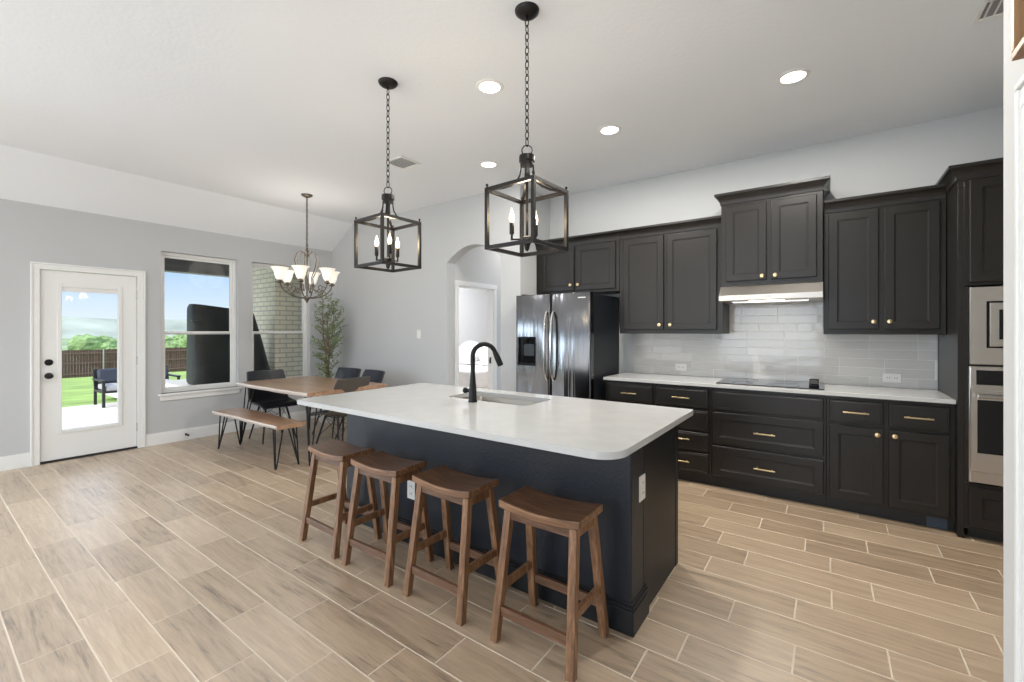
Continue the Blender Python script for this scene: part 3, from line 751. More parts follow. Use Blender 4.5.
for sy, z in ((-1, .135), (1, .155)):
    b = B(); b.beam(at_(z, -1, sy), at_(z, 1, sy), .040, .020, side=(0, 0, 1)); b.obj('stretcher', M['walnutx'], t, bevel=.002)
for sx in (-1, 1):
    b = B(); b.beam(at_(.225, sx, -1), at_(.225, sx, 1), .036, .020, side=(0, 0, 1)); b.obj('stretcher', M['walnut'], t, bevel=.002)
    b = B(); b.beam((sx*(tx+.002), -ty-.01, SZ-.066), (sx*(tx+.002), ty+.01, SZ-.066), .045, .02, side=(0, 0, 1)); b.obj('apron', M['walnut'], t, bevel=.002)
for sy in (-1, 1):
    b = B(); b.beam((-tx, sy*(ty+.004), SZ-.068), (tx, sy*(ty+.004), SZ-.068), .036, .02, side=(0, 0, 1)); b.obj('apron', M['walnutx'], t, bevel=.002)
stool = t
stool.location = (-1.016, 1.705, 0); stool['label'] = 'walnut saddle stool at the island outlet end, nearest the viewer'
stool['label'] = 'nearest walnut saddle stool, at the rounded corner of island top'
dup(stool, (-1.594, 1.70, 0), 'walnut saddle stool second from the rounded island corner, front outlet behind it', R(-.8))
dup(stool, (-2.128, 1.695, 0), 'walnut saddle stool third from the rounded island corner', R(1.0))
dup(stool, (-2.622, 1.702, 0), 'farthest walnut saddle stool, at the island end nearest the bench', R(-1.2))

# ------------------------------------------------------------------ dining table, bench, chairs
def live_slab(b, x0, x1, y0, y1, z0, z1, amp, seed):
    rnd = random.Random(seed); ph = [rnd.uniform(0, 6) for _ in range(6)]
    def w(x, k): return amp*(math.sin(3.1*x+ph[k]) + .6*math.sin(7.7*x+ph[k+1]) + .35*math.sin(15*x+ph[k+2]))
    n = 48; rows = []
    for i in range(n+1):
        x = x0 + (x1-x0)*i/n; f = y0 + w(x, 0); g = y1 + w(x, 3); h = z1-z0
        rows.append([(x, f+.016, z0), (x, g-.016, z0), (x, g-.004, z0+.35*h), (x, g, z1-.25*h), (x, g-.007, z1), (x, f+.007, z1), (x, f, z1-.25*h), (x, f+.004, z0+.35*h)])
    L = [[b.bm.verts.new(p) for p in r] for r in rows]
    for a, c in zip(L, L[1:]):
        for i in range(8):
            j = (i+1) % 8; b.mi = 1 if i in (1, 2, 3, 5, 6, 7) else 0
            b.face([a[i], a[j], c[j], c[i]])
    b.mi = 0; b.face(list(reversed(L[0]))); b.face(L[-1])
def hairpin(cx, cy, ox, oy, zt, spread):
    """three-rod leg: mounted around (cx,cy), foot leaning out by (ox,oy)"""
    b = B(); r = .0075; foot = Vector((cx+ox, cy+oy, r))
    sx, sy = (1 if ox > 0 else -1), (1 if oy > 0 else -1)
    tops = [Vector((cx+sx*spread*.45, cy-sy*spread*.25, zt)), Vector((cx-sx*spread*.6, cy-sy*spread*.1, zt)), Vector((cx-sx*.0, cy+sy*spread*.35, zt))]
    for i, tp in enumerate(tops):
        d = (tp-foot); off = Vector((d.x, d.y, 0)).normalized()*.011
        b.tube([tp, foot+off+Vector((0, 0, .016)), foot+off*.5+Vector((0, 0, .004)), foot], r, 8)
    b.bx(cx-.06, cx+.06, cy-.06, cy+.06, zt-.004, zt)
    return b
def slab_table(name, label, cat, x0, x1, y0, y1, zt, th, amp, seed, ins, out, spread):
    t = thing(name, label, cat, ((x0+x1)/2, (y0+y1)/2, 0))
    b = B(); live_slab(b, x0, x1, y0, y1, zt-th, zt, amp, seed); b.obj('tabletop' if 'table' in name else 'seat', [M['slab'], M['pale_edge']], t)
    for sx, cx in ((-1, x0+ins[0]), (1, x1-ins[0])):
        for sy, cy in ((-1, y0+ins[1]), (1, y1-ins[1])):
            hairpin(cx, cy, sx*out[0], sy*out[1], zt-th, spread).obj('leg', M['hair'], t)
    return t
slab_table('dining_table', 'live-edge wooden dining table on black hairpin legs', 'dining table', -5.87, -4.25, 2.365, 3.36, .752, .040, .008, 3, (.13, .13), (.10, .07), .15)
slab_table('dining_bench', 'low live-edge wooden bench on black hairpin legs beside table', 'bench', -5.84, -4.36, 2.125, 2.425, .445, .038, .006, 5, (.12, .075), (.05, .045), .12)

def make_chair():
    """shell dining chair facing -Y"""
    t = thing('dining_chair', '', 'dining chair', (0, 0, 0), 'black leather dining chairs around the table')
    # centre profile (y, z): from the front lip to the back top
    pr = [(-.235, .425), (-.225, .448), (-.15, .455), (-.04, .442), (.07, .436), (.135, .452), (.175, .500), (.200, .58), (.222, .67), (.242, .775), (.257, .862)]
    hw = [.205, .212, .225, .232, .235, .238, .242, .243, .239, .232, .222]
    lift = [.0, .0, .012, .035, .055, .075, .08, .06, .035, .015, .0]     # side curl upward on the seat
    wrap = [.0, .0, .0, .0, .0, .015, .05, .075, .065, .045, .028]         # side curl forward on the back
    def cr(a, u):
        n_ = len(a)-1; x = u*n_; i = min(int(x), n_-1); f = x-i
        g = lambda k: a[max(0, min(n_, k))]
        p0, p1, p2, p3 = g(i-1), g(i), g(i+1), g(i+2)
        return .5*((2*p1) + (-p0+p2)*f + (2*p0-5*p1+4*p2-p3)*f*f + (-p0+3*p1-3*p2+p3)*f**3)
    ys, zs_ = [p[0] for p in pr], [p[1] for p in pr]
    def fn(u, v):
        s = 2*v-1; h = cr(hw, u)
        return (s*h, cr(ys, u) - cr(wrap, u)*abs(s)**2.4, cr(zs_, u) + cr(lift, u)*abs(s)**2.6 - (.006*s**4 if u > .95 else 0))
    def shell(off, name, mt, par, th):
        b = B(); b.grid(fn, 30, 16)
        bmesh.ops.recalc_face_normals(b.bm, faces=b.bm.faces[:])
        # make the normals point to the sitter (up / forward)
        f = min(b.bm.faces, key=lambda q: (q.calc_center_median()-Vector((0, -.05, .44))).length)
        if f.normal.z < 0: bmesh.ops.reverse_faces(b.bm, faces=b.bm.faces[:])
        if off:
            b.bm.normal_update()
            nn = {v: v.normal.copy() for v in b.bm.verts}
            for v in b.bm.verts: v.co += nn[v]*off
        o = b.obj(name, mt, par, normals=False)
        m = o.modifiers.new('thickness', 'SOLIDIFY'); m.thickness = th; m.offset = -1; m.use_rim = True
        bv = o.modifiers.new('bevel', 'BEVEL'); bv.width = th*.4; bv.segments = 2; bv.limit_method = 'ANGLE'; bv.angle_limit = R(50)
        return o
    shell(0.0, 'seat_shell', M['shell'], t, .010)
    shell(.016, 'seat_pad', M['leather'], t, .0155)
    for sx in (-1, 1):
        for (y0, y1) in ((-.10, -.215), (.10, .215)):
            b = B(); b.tube([(sx*.12, y0, .428), (sx*.20, y1, 0)], [.013, .008], 10); b.obj('leg', M['hair'], t)
    b = B()
    for a, c in (((.12, -.10, .42), (-.165, -.165, .20)), ((-.12, -.10, .42), (.165, -.165, .20)), ((.12, .10, .42), (-.165, .165, .20)), ((-.12, .10, .42), (.165, .165, .20)),
                 ((.12, -.10, .42), (.165, .165, .20)), ((-.12, -.10, .42), (-.165, .165, .20)), ((.12, .10, .42), (.165, -.165, .20)), ((-.12, .10, .42), (-.165, -.165, .20))):
        b.tube([a, c], .003, 6)
    b.tube([(-.12, -.10, .424), (.12, -.10, .424), (.12, .10, .424), (-.12, .10, .424)], .006, 6, closed=True)
    b.obj('wire_brace', M['hair'], t)
    return t
ch = make_chair()
# rz: 0 faces -Y; 90 faces +X ; -90 faces -X
ch.location = (-5.78, 2.78, 0); ch.rotation_euler = (0, 0, R(86)); ch['label'] = 'black leather chair at the table end nearest the window'
dup(ch, (-4.49, 2.91, 0), 'black leather chair at the table end nearest the island, back turned', R(-84))
dup(ch, (-5.40, 3.43, 0), 'black leather chair at far side of table, nearer the plant', R(6))
dup(ch, (-4.87, 3.42, 0), 'black leather chair at far side of table, nearer the arch', R(-4))

# ------------------------------------------------------------------ plant
px_, py_ = -6.17, 3.78
t = thing('potted_tree', 'slender artificial olive tree in the dining corner', 'plant', (px_, py_, 0))
b = B(); b.lathe([(.10, 0), (.12, .02), (.155, .26), (.16, .29), (.15, .30), (.14, .27)], (px_, py_, 0), 28); b.obj('pot', M['pot'], t)
b = B(); b.lathe([(.146, .262), (.10, .272), (0, .275)], (px_, py_, 0), 20); b.obj('soil', M['soil'], t)
rnd = random.Random(21); b = B(); lf = B()
def leaf(p, d, L, wd):
    d = d.normalized(); s_ = d.cross(Vector((0, 0, 1)))
    s_ = s_.normalized() if s_.length > .01 else Vector((1, 0, 0)); nn = s_.cross(d)
    ro = Matrix.Rotation(rnd.uniform(-1.2, 1.2), 3, d); s_ = ro @ s_; nn = ro @ nn
    q = [p, p + d*L*.35 + s_*wd + nn*wd*.25, p + d*L*.75 + s_*wd*.7 + nn*wd*.15 - Vector((0, 0, L*.04)), p + d*L - Vector((0, 0, L*.12)),
         p + d*L*.75 - s_*wd*.7 + nn*wd*.15 - Vector((0, 0, L*.04)), p + d*L*.35 - s_*wd + nn*wd*.25]
    v = [lf.bm.verts.new(x) for x in q]; m1_ = lf.bm.verts.new(p + d*L*.55)
    for i in range(6): lf.face([v[i], v[(i+1) % 6], m1_])
for ang, lean, top in ((.4, .07, 1.62), (2.4, .11, 1.45), (4.4, .06, 1.72), (5.5, .13, 1.25)):
    pts = []
    for i in range(13):
        u = i/12; k_ = lean*u**1.2*1.5
        pts.append(Vector((px_ + math.cos(ang)*k_ + .012*math.sin(9*u+ang), py_ + math.sin(ang)*k_*.8 + .012*math.cos(7*u+ang), .26 + u*(top-.26+.12))))
    b.tube(pts, [.011*(1-.75*i/12)+.002 for i in range(13)], 7)
    for i in range(3, 13):
        for r_ in range(3 if i > 4 else 2):
            a = rnd.uniform(0, 2*PI); el = rnd.uniform(.35, 1.05); L = rnd.uniform(.16, .30)*(1.15 if 5 < i < 11 else .8)
            d = Vector((math.cos(a)*math.cos(el), math.sin(a)*math.cos(el), math.sin(el))); p0 = pts[i]
            br = [p0 + d*L*j/5 + Vector((0, 0, -.06*L*(j/5)**2)) for j in range(6)]
            for q in br:
                q.x = max(q.x, XW+.05); q.y = min(q.y, YA-.05)
            b.tube(br, [.004, .0035, .003, .0025, .002, .0012], 5)
            for j in range(1, 6):
                for s2 in range(2):
                    ld = (d*.55 + Vector((rnd.uniform(-1, 1), rnd.uniform(-1, 1), rnd.uniform(-.35, .8)))).normalized()
                    if br[j].x > XW+.1 and br[j].y < YA-.1: leaf(br[j], ld, rnd.uniform(.05, .085), rnd.uniform(.008, .012))
b.obj('stem', M['stem'], t); lf.obj('foliage', M['leaf'], t, smooth=False, normals=False)

# ------------------------------------------------------------------ lantern pendants
def chain(b, x, y, z0, z1, L=.034, r=.0022, wd=.008):
    n_ = max(2, int((z1-z0)/(L*.78))); st = (z1-z0)/n_
    for i in range(n_):
        cz = z0 + st*(i+.5); h = st*.64; pts = []
        for k_ in range(12):
            a = 2*PI*k_/12; u, v = math.cos(a)*wd, math.sin(a)*h
            pts.append((x+u, y, cz+v) if i % 2 else (x, y+u, cz+v))
        b.tube(pts, r, 5, closed=True)
def flame(b, x, y, z, s=1.0):
    b.lathe([(.006*s, 0), (.013*s, .012*s), (.0175*s, .030*s), (.015*s, .050*s), (.008*s, .072*s), (.003*s, .090*s), (0, .096*s)], (x, y, z), 14)
def pendant(x, y, label):
    zb, zt, h = 1.800, 2.118, .1475
    t = thing('lantern_pendant', label, 'pendant lamp', (x, y, ZC), 'open square lanterns over the island')
    b = B(); b.lathe([(.002, ZC-.030), (.030, ZC-.030), (.050, ZC-.022), (.062, ZC-.010), (.064, ZC)], (x, y, 0), 28); b.tube([(x, y, ZC-.048), (x, y, ZC-.028)], .008, 8); b.obj('canopy', M['oil'], t)
    b = B(); chain(b, x, y, 2.345, ZC-.045, .047, .0028, .0105); b.obj('chain', M['oil'], t)
    b = B(); b.tube([(x + .026*math.cos(2*PI*i/24), y + .026*math.sin(2*PI*i/24)*.57, 2.322 + .026*math.sin(2*PI*i/24)*.0 + 0) for i in range(24)], .003, 6, closed=True) if False else None
    b.tube([(x + .027*math.cos(2*PI*i/24)*.81, y + .027*math.cos(2*PI*i/24)*.58, 2.320 + .027*math.sin(2*PI*i/24)) for i in range(24)], .0032, 6, closed=True)
    b.obj('ring', M['oil'], t)
    b = B(); b.lathe([(.010, 2.296), (.040, 2.292), (.042, 2.285), (.042, 2.262), (.036, 2.255), (.036, 2.240), (.008, 2.236)], (x, y, 0), 24)
    b.obj('hub', M['oil'], t)
    # square frame of flat bars
    b = B(); w = .0185
    for sx in (-1, 1):
        for sy in (-1, 1):
            b.bx(x+sx*h-w/2, x+sx*h+w/2, y+sy*h-w/2, y+sy*h+w/2, zb, zt)
            b.lathe([(.004, zt), (.004, zt+.008), (.007, zt+.012), (.007, zt+.018), (0, zt+.022)], (x+sx*h, y+sy*h, 0), 10)
    for z in (zb, zt-w):
        for s_ in (-1, 1):
            b.bx(x-h+w/2, x+h-w/2, y+s_*h-w/2, y+s_*h+w/2, z, z+w); b.bx(x+s_*h-w/2, x+s_*h+w/2, y-h+w/2, y+h-w/2, z, z+w)
    b.obj('frame', M['oil'], t, bevel=.0012)
    # four straps flaring from the hub down to the frame's bars
    for k_ in range(4):
        a = PI/4 + PI/2*k_; cx, cy = math.cos(a), math.sin(a)
        prof = [(.032, 2.245), (.033, 2.215), (.039, 2.185), (.056, 2.155), (.085, 2.134), (.125, 2.120), (h*1.39, 2.108)]
        b = B(); sd = (-cy, cx, 0)
        rg = []
        for rr_, zz_ in prof:
            p = Vector((x+cx*rr_, y+cy*rr_, zz_)); s_ = Vector(sd)*.008; up = Vector((cx, cy, 0))*.003 + Vector((0, 0, .003))
            rg.append([p-s_-up, p+s_-up, p+s_+up, p-s_+up])
        b.loft(rg); b.obj('strap', M['oil'], t)
    # centre rod and candle cluster
    b = B(); b.tube([(x, y, 2.24), (x, y, 1.82)], .0075, 10); b.lathe([(.004, 1.795), (.012, 1.805), (.014, 1.82), (.024, 1.845), (.026, 1.865), (.012, 1.875)], (x, y, 0), 16); b.obj('stem', M['oil'], t)
    for k_ in range(3):
        a = R(212 + 120*k_); cx, cy = x+.080*math.cos(a), y+.080*math.sin(a)
        b = B(); b.tube([(x, y, 1.858), (cx, cy, 1.858)], .005, 8); b.tube([(cx, cy, 1.853), (cx, cy, 1.89)], .006, 8); b.lathe([(.010, 1.885), (.0125, 1.89), (.0125, 1.943), (.009, 1.947)], (cx, cy, 0), 12)
        arm = b.obj('candle_arm', M['oil'], t)
        b = B(); flame(b, cx, cy, 1.945, .82); b.obj('bulb', M['bulb'], arm)
    t.rotation_euler = (0, 0, R(-3))
    lamp('pendant_glow', 'POINT', (0, 0, 2.0-ZC), 7, (1, .80, .55), .05, parent=t)
pendant(-1.275, 1.905, 'square black lantern pendant above the rounded end of island')
pendant(-2.402, 1.910, 'square black lantern pendant nearer the dining table')

# ------------------------------------------------------------------ chandelier
cx_, cy_ = -5.20, 2.91
t = thing('chandelier', 'bronze six-arm chandelier with white glass shades over dining table', 'chandelier', (cx_, cy_, ZC))
b = B(); b.lathe([(.004, ZC-.035), (.03, ZC-.03), (.06, ZC-.015), (.068, ZC)], (cx_, cy_, 0), 24); b.obj('canopy', M['bronze'], t)
b = B(); chain(b, cx_, cy_, 2.42, ZC-.03, .045, .0035, .010); b.tube([(cx_, cy_, 2.42), (cx_, cy_, ZC-.03)], .0025, 5); b.obj('chain', M['bronze'], t)
b = B(); b.lathe([(0, 1.715), (.010, 1.735), (.028, 1.765), (.034, 1.785), (.020, 1.80), (.009, 1.82), (.009, 2.28), (.022, 2.30), (.030, 2.33), (.018, 2.36), (.010, 2.40), (0, 2.41)], (cx_, cy_, 0), 18)
b.tube([(cx_ + .022*math.cos(2*PI*i/16), cy_, 2.42 + .022*math.sin(2*PI*i/16)) for i in range(16)], .004, 6, closed=True)
b.obj('column', M['bronze'], t)
for k_ in range(6):
    a = R(18 + 60*k_); c_, s_ = math.cos(a), math.sin(a)
    P = lambda r, z: (cx_+c_*r, cy_+s_*r, z)
    b = B(); pr = [(.02, 1.785), (.08, 1.785), (.16, 1.80), (.235, 1.845), (.285, 1.90), (.305, 1.955)]
    b.tube([P(r, z) for r, z in pr], .0075, 8)
    b.tube([P(.235, 1.845), P(.20, 1.875), P(.175, 1.905), P(.185, 1.935), P(.21, 1.935), P(.215, 1.915)], .0055, 6)
    b.tube([P(.02, 2.32), P(.065, 2.355), P(.118, 2.32), P(.142, 2.24), P(.12, 2.14), P(.07, 2.03), P(.08, 1.90), P(.14, 1.86), P(.185, 1.885), P(.17, 1.92)], .0065, 8)
    b.lathe([(.012, 1.945), (.034, 1.955), (.036, 1.962), (.018, 1.972), (.022, 2.0), (.026, 2.0)], P(.305, 0), 16)
    arm = b.obj('arm', M['bronze'], t)
    b = B(); prof = [(.030, 1.985), (.044, 2.005), (.056, 2.04), (.064, 2.08), (.078, 2.11), (.098, 2.130)]
    b.lathe(prof + [(r-.004, z+.001) for r, z in reversed(prof)], P(.305, 0), 24, caps=False); b.obj('shade', M['shade'], arm)
    b = B(); b.lathe([(.012, 1.99), (.022, 2.02), (.028, 2.05), (.02, 2.075), (0, 2.085)], P(.305, 0), 14); b.obj('bulb', M['bulb'], arm)
lamp('chandelier_glow', 'POINT', (0, 0, 2.30-ZC), 9, (1, .93, .84), .25, parent=t)

# ------------------------------------------------------------------ recessed downlights and vents
dl = [(-1.88, 2.35, 'recessed downlight alone in the row over the island'), (-2.765, 3.44, 'recessed downlight of the kitchen row nearest the arch'),
      (-1.475, 3.44, 'recessed downlight in the middle of the kitchen row'), (-.188, 3.42, 'recessed downlight of the kitchen row nearest the oven')]
for x, y, lb in dl:
    t = thing('downlight', lb, 'ceiling light', (x, y, ZC), 'recessed ceiling lights')
    b = B(); b.lathe([(.070, ZC-.001), (.072, ZC-.007), (.092, ZC-.004), (.095, ZC)], (x, y, 0), 32, caps=False); b.obj('trim_ring', M['trim'], t)
    b = B(); b.lathe([(.071, ZC-.0012), (.055, ZC-.004), (0, ZC-.005)], (x, y, 0), 28, caps=False); b.obj('lens', M['lens'], t)
    lamp('downlight_lamp', 'AREA', (0, 0, -.012), 4 if y < 3 else (6 if x < -2 else 36), (1, .955, .88), .13, parent=t)
for x, y in ((-4.4, 1.2), (-4.4, -1.4), (-2.2, -.6), (-2.2, -2.6), (-.6, 1.3)):      # added fill lamps for assumed further cans, no fixtures modelled
    lamp('downlight_lamp', 'AREA', (x, y, ZC-.012), 8, (.95, .97, 1), .13)
def register(label, x0, x1, y0, y1, along):
    t = thing('ceiling_vent', label, 'vent', ((x0+x1)/2, (y0+y1)/2, ZC)); fw = .022; z0, z1 = ZC-.010, ZC
    b = B()
    for a in ((x0, x1, y0, y0+fw), (x0, x1, y1-fw, y1), (x0, x0+fw, y0+fw, y1-fw), (x1-fw, x1, y0+fw, y1-fw)): b.bx(*a, z0, z1)
    b.obj('frame', M['trim'], t, bevel=.003)
    b = B(); b.bx(x0+fw, x1-fw, y0+fw, y1-fw, ZC-.002, ZC-.0005); b.obj('backing', M['ventback'], t, smooth=False)
    b = B(); n_ = 9
    for i in range(n_):
        u = (i+.5)/n_
        if along == 'x': yy = y0+fw+(y1-y0-2*fw)*u; b.beam((x0+fw, yy, ZC-.007), (x1-fw, yy, ZC-.007), .020, .0015, side=(0, .9, .35))
        else: xx = x0+fw+(x1-x0-2*fw)*u; b.beam((xx, y0+fw, ZC-.007), (xx, y1-fw, ZC-.007), .016, .0015, side=(.75, 0, .6))
    if along == 'y': b.bx(x0+fw, x1-fw, (y0+y1)/2-.006, (y0+y1)/2+.006, ZC-.009, ZC-.006)
    b.obj('louver', M['trim'], t)
register('square white ceiling vent near the island lantern', -3.56, -3.30, 2.78, 3.03, 'x')
register('white ceiling vent at the upper right corner by the wall end', .632, 1.0, 3.02, 3.392, 'y')

# ------------------------------------------------------------------ near wall end: door casing and picture
CY_ = 1.641
t = thing('door_2', 'white cased door on the near right wall', 'door', (XR, 1.26, 0), kind='structure')
b = B()
for y0, y1, w0, w1 in ((1.565, CY_-.018, CY_-.018, CY_), (.818, .878, .80, .818)): b.bx(XR-.014, XR, y0, y1, 0, 1.93); b.bx(XR-.020, XR, w0, w1, 0, 1.98)
b.bx(XR-.014, XR, .818, CY_-.018, 1.93, 1.98); b.bx(XR-.020, XR, .80, CY_, 1.98, 1.998)
b.obj('door_casing', M['trim'], t, bevel=.003)
b = B(); b.bx(XR+.004, XR+.045, .866, 1.578, .01, 1.96); b.obj('door_slab', M['trim'], t, bevel=.002)
t = thing('picture_frame', 'oak shadow-box picture frame above the near doorway', 'picture', (XR, 1.45, 2.4))
fy0, fy1, fz0, fz1 = 1.12, 1.634, 2.058, 2.62
b = B()
for a in ((fy0, fy1, fz0, fz0+.020), (fy0, fy1, fz1-.020, fz1), (fy0, fy0+.020, fz0+.02, fz1-.02), (fy1-.020, fy1, fz0+.02, fz1-.02)): b.bx(XR-.026, XR, *a)
b.obj('frame', M['frame'], t, bevel=.002)
b = B(); b.bx(XR-.008, XR-.001, fy0+.02, fy1-.02, fz0+.02, fz1-.02); b.obj('print', M['paper'], t, smooth=False)
b = B(); b.bx(XR-.0095, XR-.008, 1.30, 1.50, 2.31, 2.316); b.bx(XR-.0095, XR-.008, 1.34, 1.46, 2.34, 2.38); b.obj('ink_mark', M['slot'], t, smooth=False)

# ------------------------------------------------------------------ bedroom
t = thing('bed', 'bed with white bedding seen through the arch doorway', 'bed', (-5.7, 6.5, 0))
b = B(); b.bx(-6.5, -4.95, 5.75, 7.6, .0, .36); b.obj('bed_base', M['bed'], t, bevel=.02)
b = B(); b.bx(-6.52, -4.93, 5.73, 7.62, .36, .70); b.obj('mattress', M['bed'], t, bevel=.06, seg=4)
for (x, y) in ((-5.3, 6.7), (-5.9, 6.7)):
    b = B()
    b.lathe([(.04, -.13), (.20, -.12), (.27, -.07), (.29, 0), (.27, .07), (.20, .12), (.04, .13)], (0, 0, 0), 20)
    for v in b.bm.verts:
        v.co = Vector((v.co.x*1.0 + x, v.co.z*1.0 + y + .25*(v.co.y), v.co.y*.85 + .93))
    o = b.obj('pillow', M['bed'], t)
lamp('bedroom_fill', 'AREA', (-5.2, 6.2, ZC-.03), 100, (.99, .98, 1), 1.2)  # unseen lamp without fixture, added to brighten the bedroom
lamp('hall_light', 'AREA', (-3.45, 5.6, ZC-.03), 14, (1, .97, .93), .3)

# ------------------------------------------------------------------ outside
b = B(); b.bx(-12.0, xo, -6, 9, -.20, -.10); b.bx(-15.0, -12.0, 2.95, 9, -.20, -.10)
struct(b.obj('patio_slab', M['concrete'], smooth=False), 'pale concrete patio outside the door', 'patio')
b = B(); b.grid(lambda u, v: (-11.9 - 30*u, -30 + 70*v, -.13 - 1.65*u**1.0 + .05*math.sin(9*v+5*u)), 30, 30)
struct(b.obj('lawn', M['grass']), 'green lawn sloping down to the fence', 'lawn')
b = B(); b.grid(lambda u, v: (-41.5 - 260*u, -160 + 360*v, -2.2 - 3.5*math.sin(PI*min(1, u*2.2))), 20, 20)
struct(b.obj('field', M['scrub']), 'scrubby green field beyond the fence', 'field')
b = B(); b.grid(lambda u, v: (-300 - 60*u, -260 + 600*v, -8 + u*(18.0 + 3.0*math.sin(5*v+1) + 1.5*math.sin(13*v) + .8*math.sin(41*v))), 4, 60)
struct(b.obj('hills', M['hill']), 'wooded hills on the horizon, haze put into their pale colour', 'hills')
t = thing('wooden_fence', 'dark brown board fence at the end of the lawn', 'fence', (-40, 8, -1.7))
b = B(); y = -12.0
rnd = random.Random(4)
while y < 34:
    b.bx(-40.02, -40.0, y, y+.135, -1.72, .12 + rnd.uniform(-.01, .01)); y += .145
b.obj('board_panel', M['fence'], t, smooth=False)
b = B()
for z in (-1.45, -.75, -.10): b.bx(-40.0, -39.95, -12, 34, z-.045, z+.045)
b.obj('rail', mat('fence_rail', (.16, .10, .08), .8), t, smooth=False)
pm = mat('galvanized_fence_post', (.42, .40, .38), .5, .6)
for i in range(19):
    yy = -12 + 2.5*i
    b = B(); b.tube([(-39.9, yy, -1.75), (-39.9, yy, .16)], .045, 8); b.obj('post', pm, t)
# trees beyond the fence
rnd = random.Random(11)
for i in range(24):
    yy = 3 + i*2.3 + rnd.uniform(-.3, .3); xx = -60 - 12*(i % 4); hh = rnd.uniform(2.2, 3.6); ww = rnd.uniform(2.2, 2.9)
    t = thing('tree', 'leafy green tree in the field beyond the fence', 'tree', (xx, yy, -4.4), 'field trees beyond the fence')
    b = B(); b.tube([(xx, yy, -4.4), (xx+.1, yy, -2.6), (xx, yy+.1, -1.2)], [.22, .17, .10], 8); b.obj('trunk', M['stem'], t)
    b = B()
    for q in range(9):
        a = rnd.uniform(0, 2*PI); rr_ = rnd.uniform(0, ww*.6); cz = -2.2 + hh*rnd.uniform(.05, .75)
        r0 = rnd.uniform(.8, 1.35)
        m_ = Matrix.Translation((xx+rr_*math.cos(a), yy+rr_*math.sin(a), cz)) @ Matrix.Diagonal((r0, r0, r0*.8, 1))
        vs = bmesh.ops.create_icosphere(b.bm, subdivisions=3, radius=1, matrix=m_)['verts']
        for v in vs:
            c = m_.translation; d = v.co - c; v.co = c + d*(1 + rnd.uniform(-.13, .13))
    b.obj('crown', M['tree'], t, smooth=False)
# porch roof and beam
b = B(); b.bx(-9.6, xo-.02, .6, 9, 2.86, 2.96); b.bx(-9.6, -9.35, .6, 9, 2.43, 2.86)
for i in range(13): b.bx(-9.35, xo-.02, .7+.62*i, .715+.62*i, 2.84, 2.86)
struct(b.obj('porch_roof', M['porch'], smooth=False), 'dark porch roof and beam over the patio', 'roof')
# brick pier
b = B(); b.bx(-8.32, -7.36, 3.575, 4.75, -.10, 2.86)
struct(box_uv(b.obj('brick_pier', M['brick'], smooth=False)), 'cream brick porch pier outside the dining corner window', 'pier')
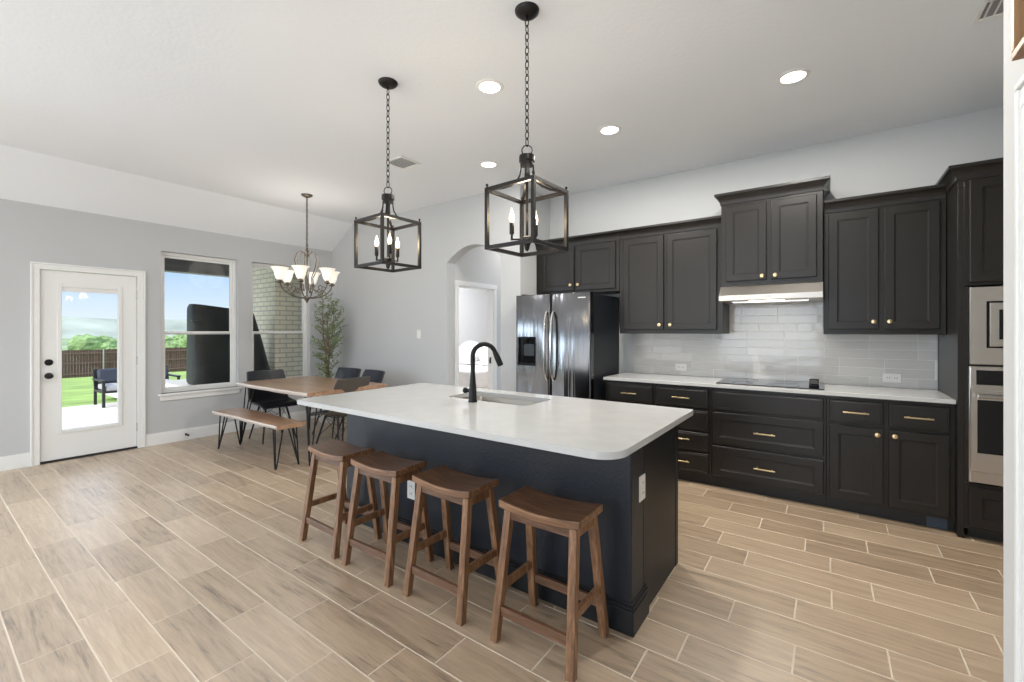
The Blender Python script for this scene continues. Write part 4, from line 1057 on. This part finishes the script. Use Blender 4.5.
# covered slab on a low pale platform
b = B(); b.bx(-8.5, -7.05, 2.30, 3.53, -.10, .595)
tag(b.obj('patio_platform', mat('pale_grey_platform', (.62, .62, .60), .6), bevel=.03), 'low pale platform under the black fabric cover outside', 'platform')
def cov(u, v):
    a = 2*PI*v; z = .60 + 1.17*u
    y0, y1 = 2.425, 3.545 - .27*max(0, (u-.0))**1.0
    y0 += .0; cx = (y0+y1)/2; hy = (y1-y0)/2
    taper = 1 - .35*u; k_ = 5.0
    c, s = math.cos(a), math.sin(a)
    yy = cx + hy*math.copysign(abs(c)**(2/k_), c); xx = -7.50 + .22*taper*math.copysign(abs(s)**(2/k_), s)
    zz = z - (.085*(yy-y0)/(y1-y0) if u > .5 else 0)*(u-.5)*2
    return (xx + .008*math.sin(14*yy + 5*z), yy, zz)
b = B(); rings = []
for i in range(25):
    u = i/24; ring = []
    ins = 0 if .06 < u < .94 else (1-min(u, 1-u)/.06)
    for j in range(48):
        p = Vector(cov(u, j/48)); c = Vector((-7.50, 2.90, p.z)); ring.append(c + (p-c)*(1-.05*ins**2))
    rings.append(ring)
b.loft(rings)
tag(b.obj('fabric_cover', M['cover']), 'large upright black fabric cover outside between the two windows', 'cover')
# patio chair
pcx, pcy = -11.62, 2.87
t = thing('patio_chair', 'dark metal patio seat with navy cushions on the concrete patio', 'patio chair', (pcx, pcy, -.10))
zb = -.10; b = B(); x0, x1, y0, y1 = pcx-.33, pcx+.33, pcy-.62, pcy+.62
b.bx(x0, x1, y0, y1, zb+.27, zb+.31)
b.beam((x0+.02, pcy, zb+.31), (x0-.10, pcy, zb+.70), 1.24, .03, side=(0, 1, 0)); b.obj('frame', M['pmetal'], t, bevel=.006)
for sx, xx in ((-1, x0+.02), (1, x1-.02)):
    for yy in (y0+.02, y1-.02):
        b = B(); b.beam((xx, yy, zb), (xx, yy, zb+(.30 if sx < 0 else .50)), .045, .045, side=(1, 0, 0)); b.obj('leg', M['pmetal'], t, bevel=.004)
for yy in (y0+.02, y1-.02):
    b = B(); b.bx(x0-.06, x1+.01, yy-.035, yy+.035, zb+.49, zb+.525); b.obj('armrest', M['pmetal'], t, bevel=.006)
b = B(); b.bx(x0+.04, x1-.0, y0+.05, y1-.05, zb+.31, zb+.42); b.obj('seat_cushion', mat('pale_grey_cushion', (.45, .45, .45), .8), t, bevel=.03, seg=3)
b = B(); b.beam((x0+.10, pcy, zb+.42), (x0-.01, pcy, zb+.70), 1.14, .13, side=(0, 1, 0)); b.obj('back_cushion', M['cushion'], t, bevel=.04, seg=3)
t = thing('side_table', 'low dark patio side table left of the black cover', 'side table', (-11.0, 3.97, -.10))
b = B(); b.bx(-11.25, -10.75, 3.75, 4.2, .24, .28); b.obj('top', M['pmetal'], t, bevel=.005)
for xx in (-11.21, -10.79):
    for yy in (3.79, 4.16):
        b = B(); b.bx(xx-.02, xx+.02, yy-.02, yy+.02, -.10, .24); b.obj('leg', M['pmetal'], t)
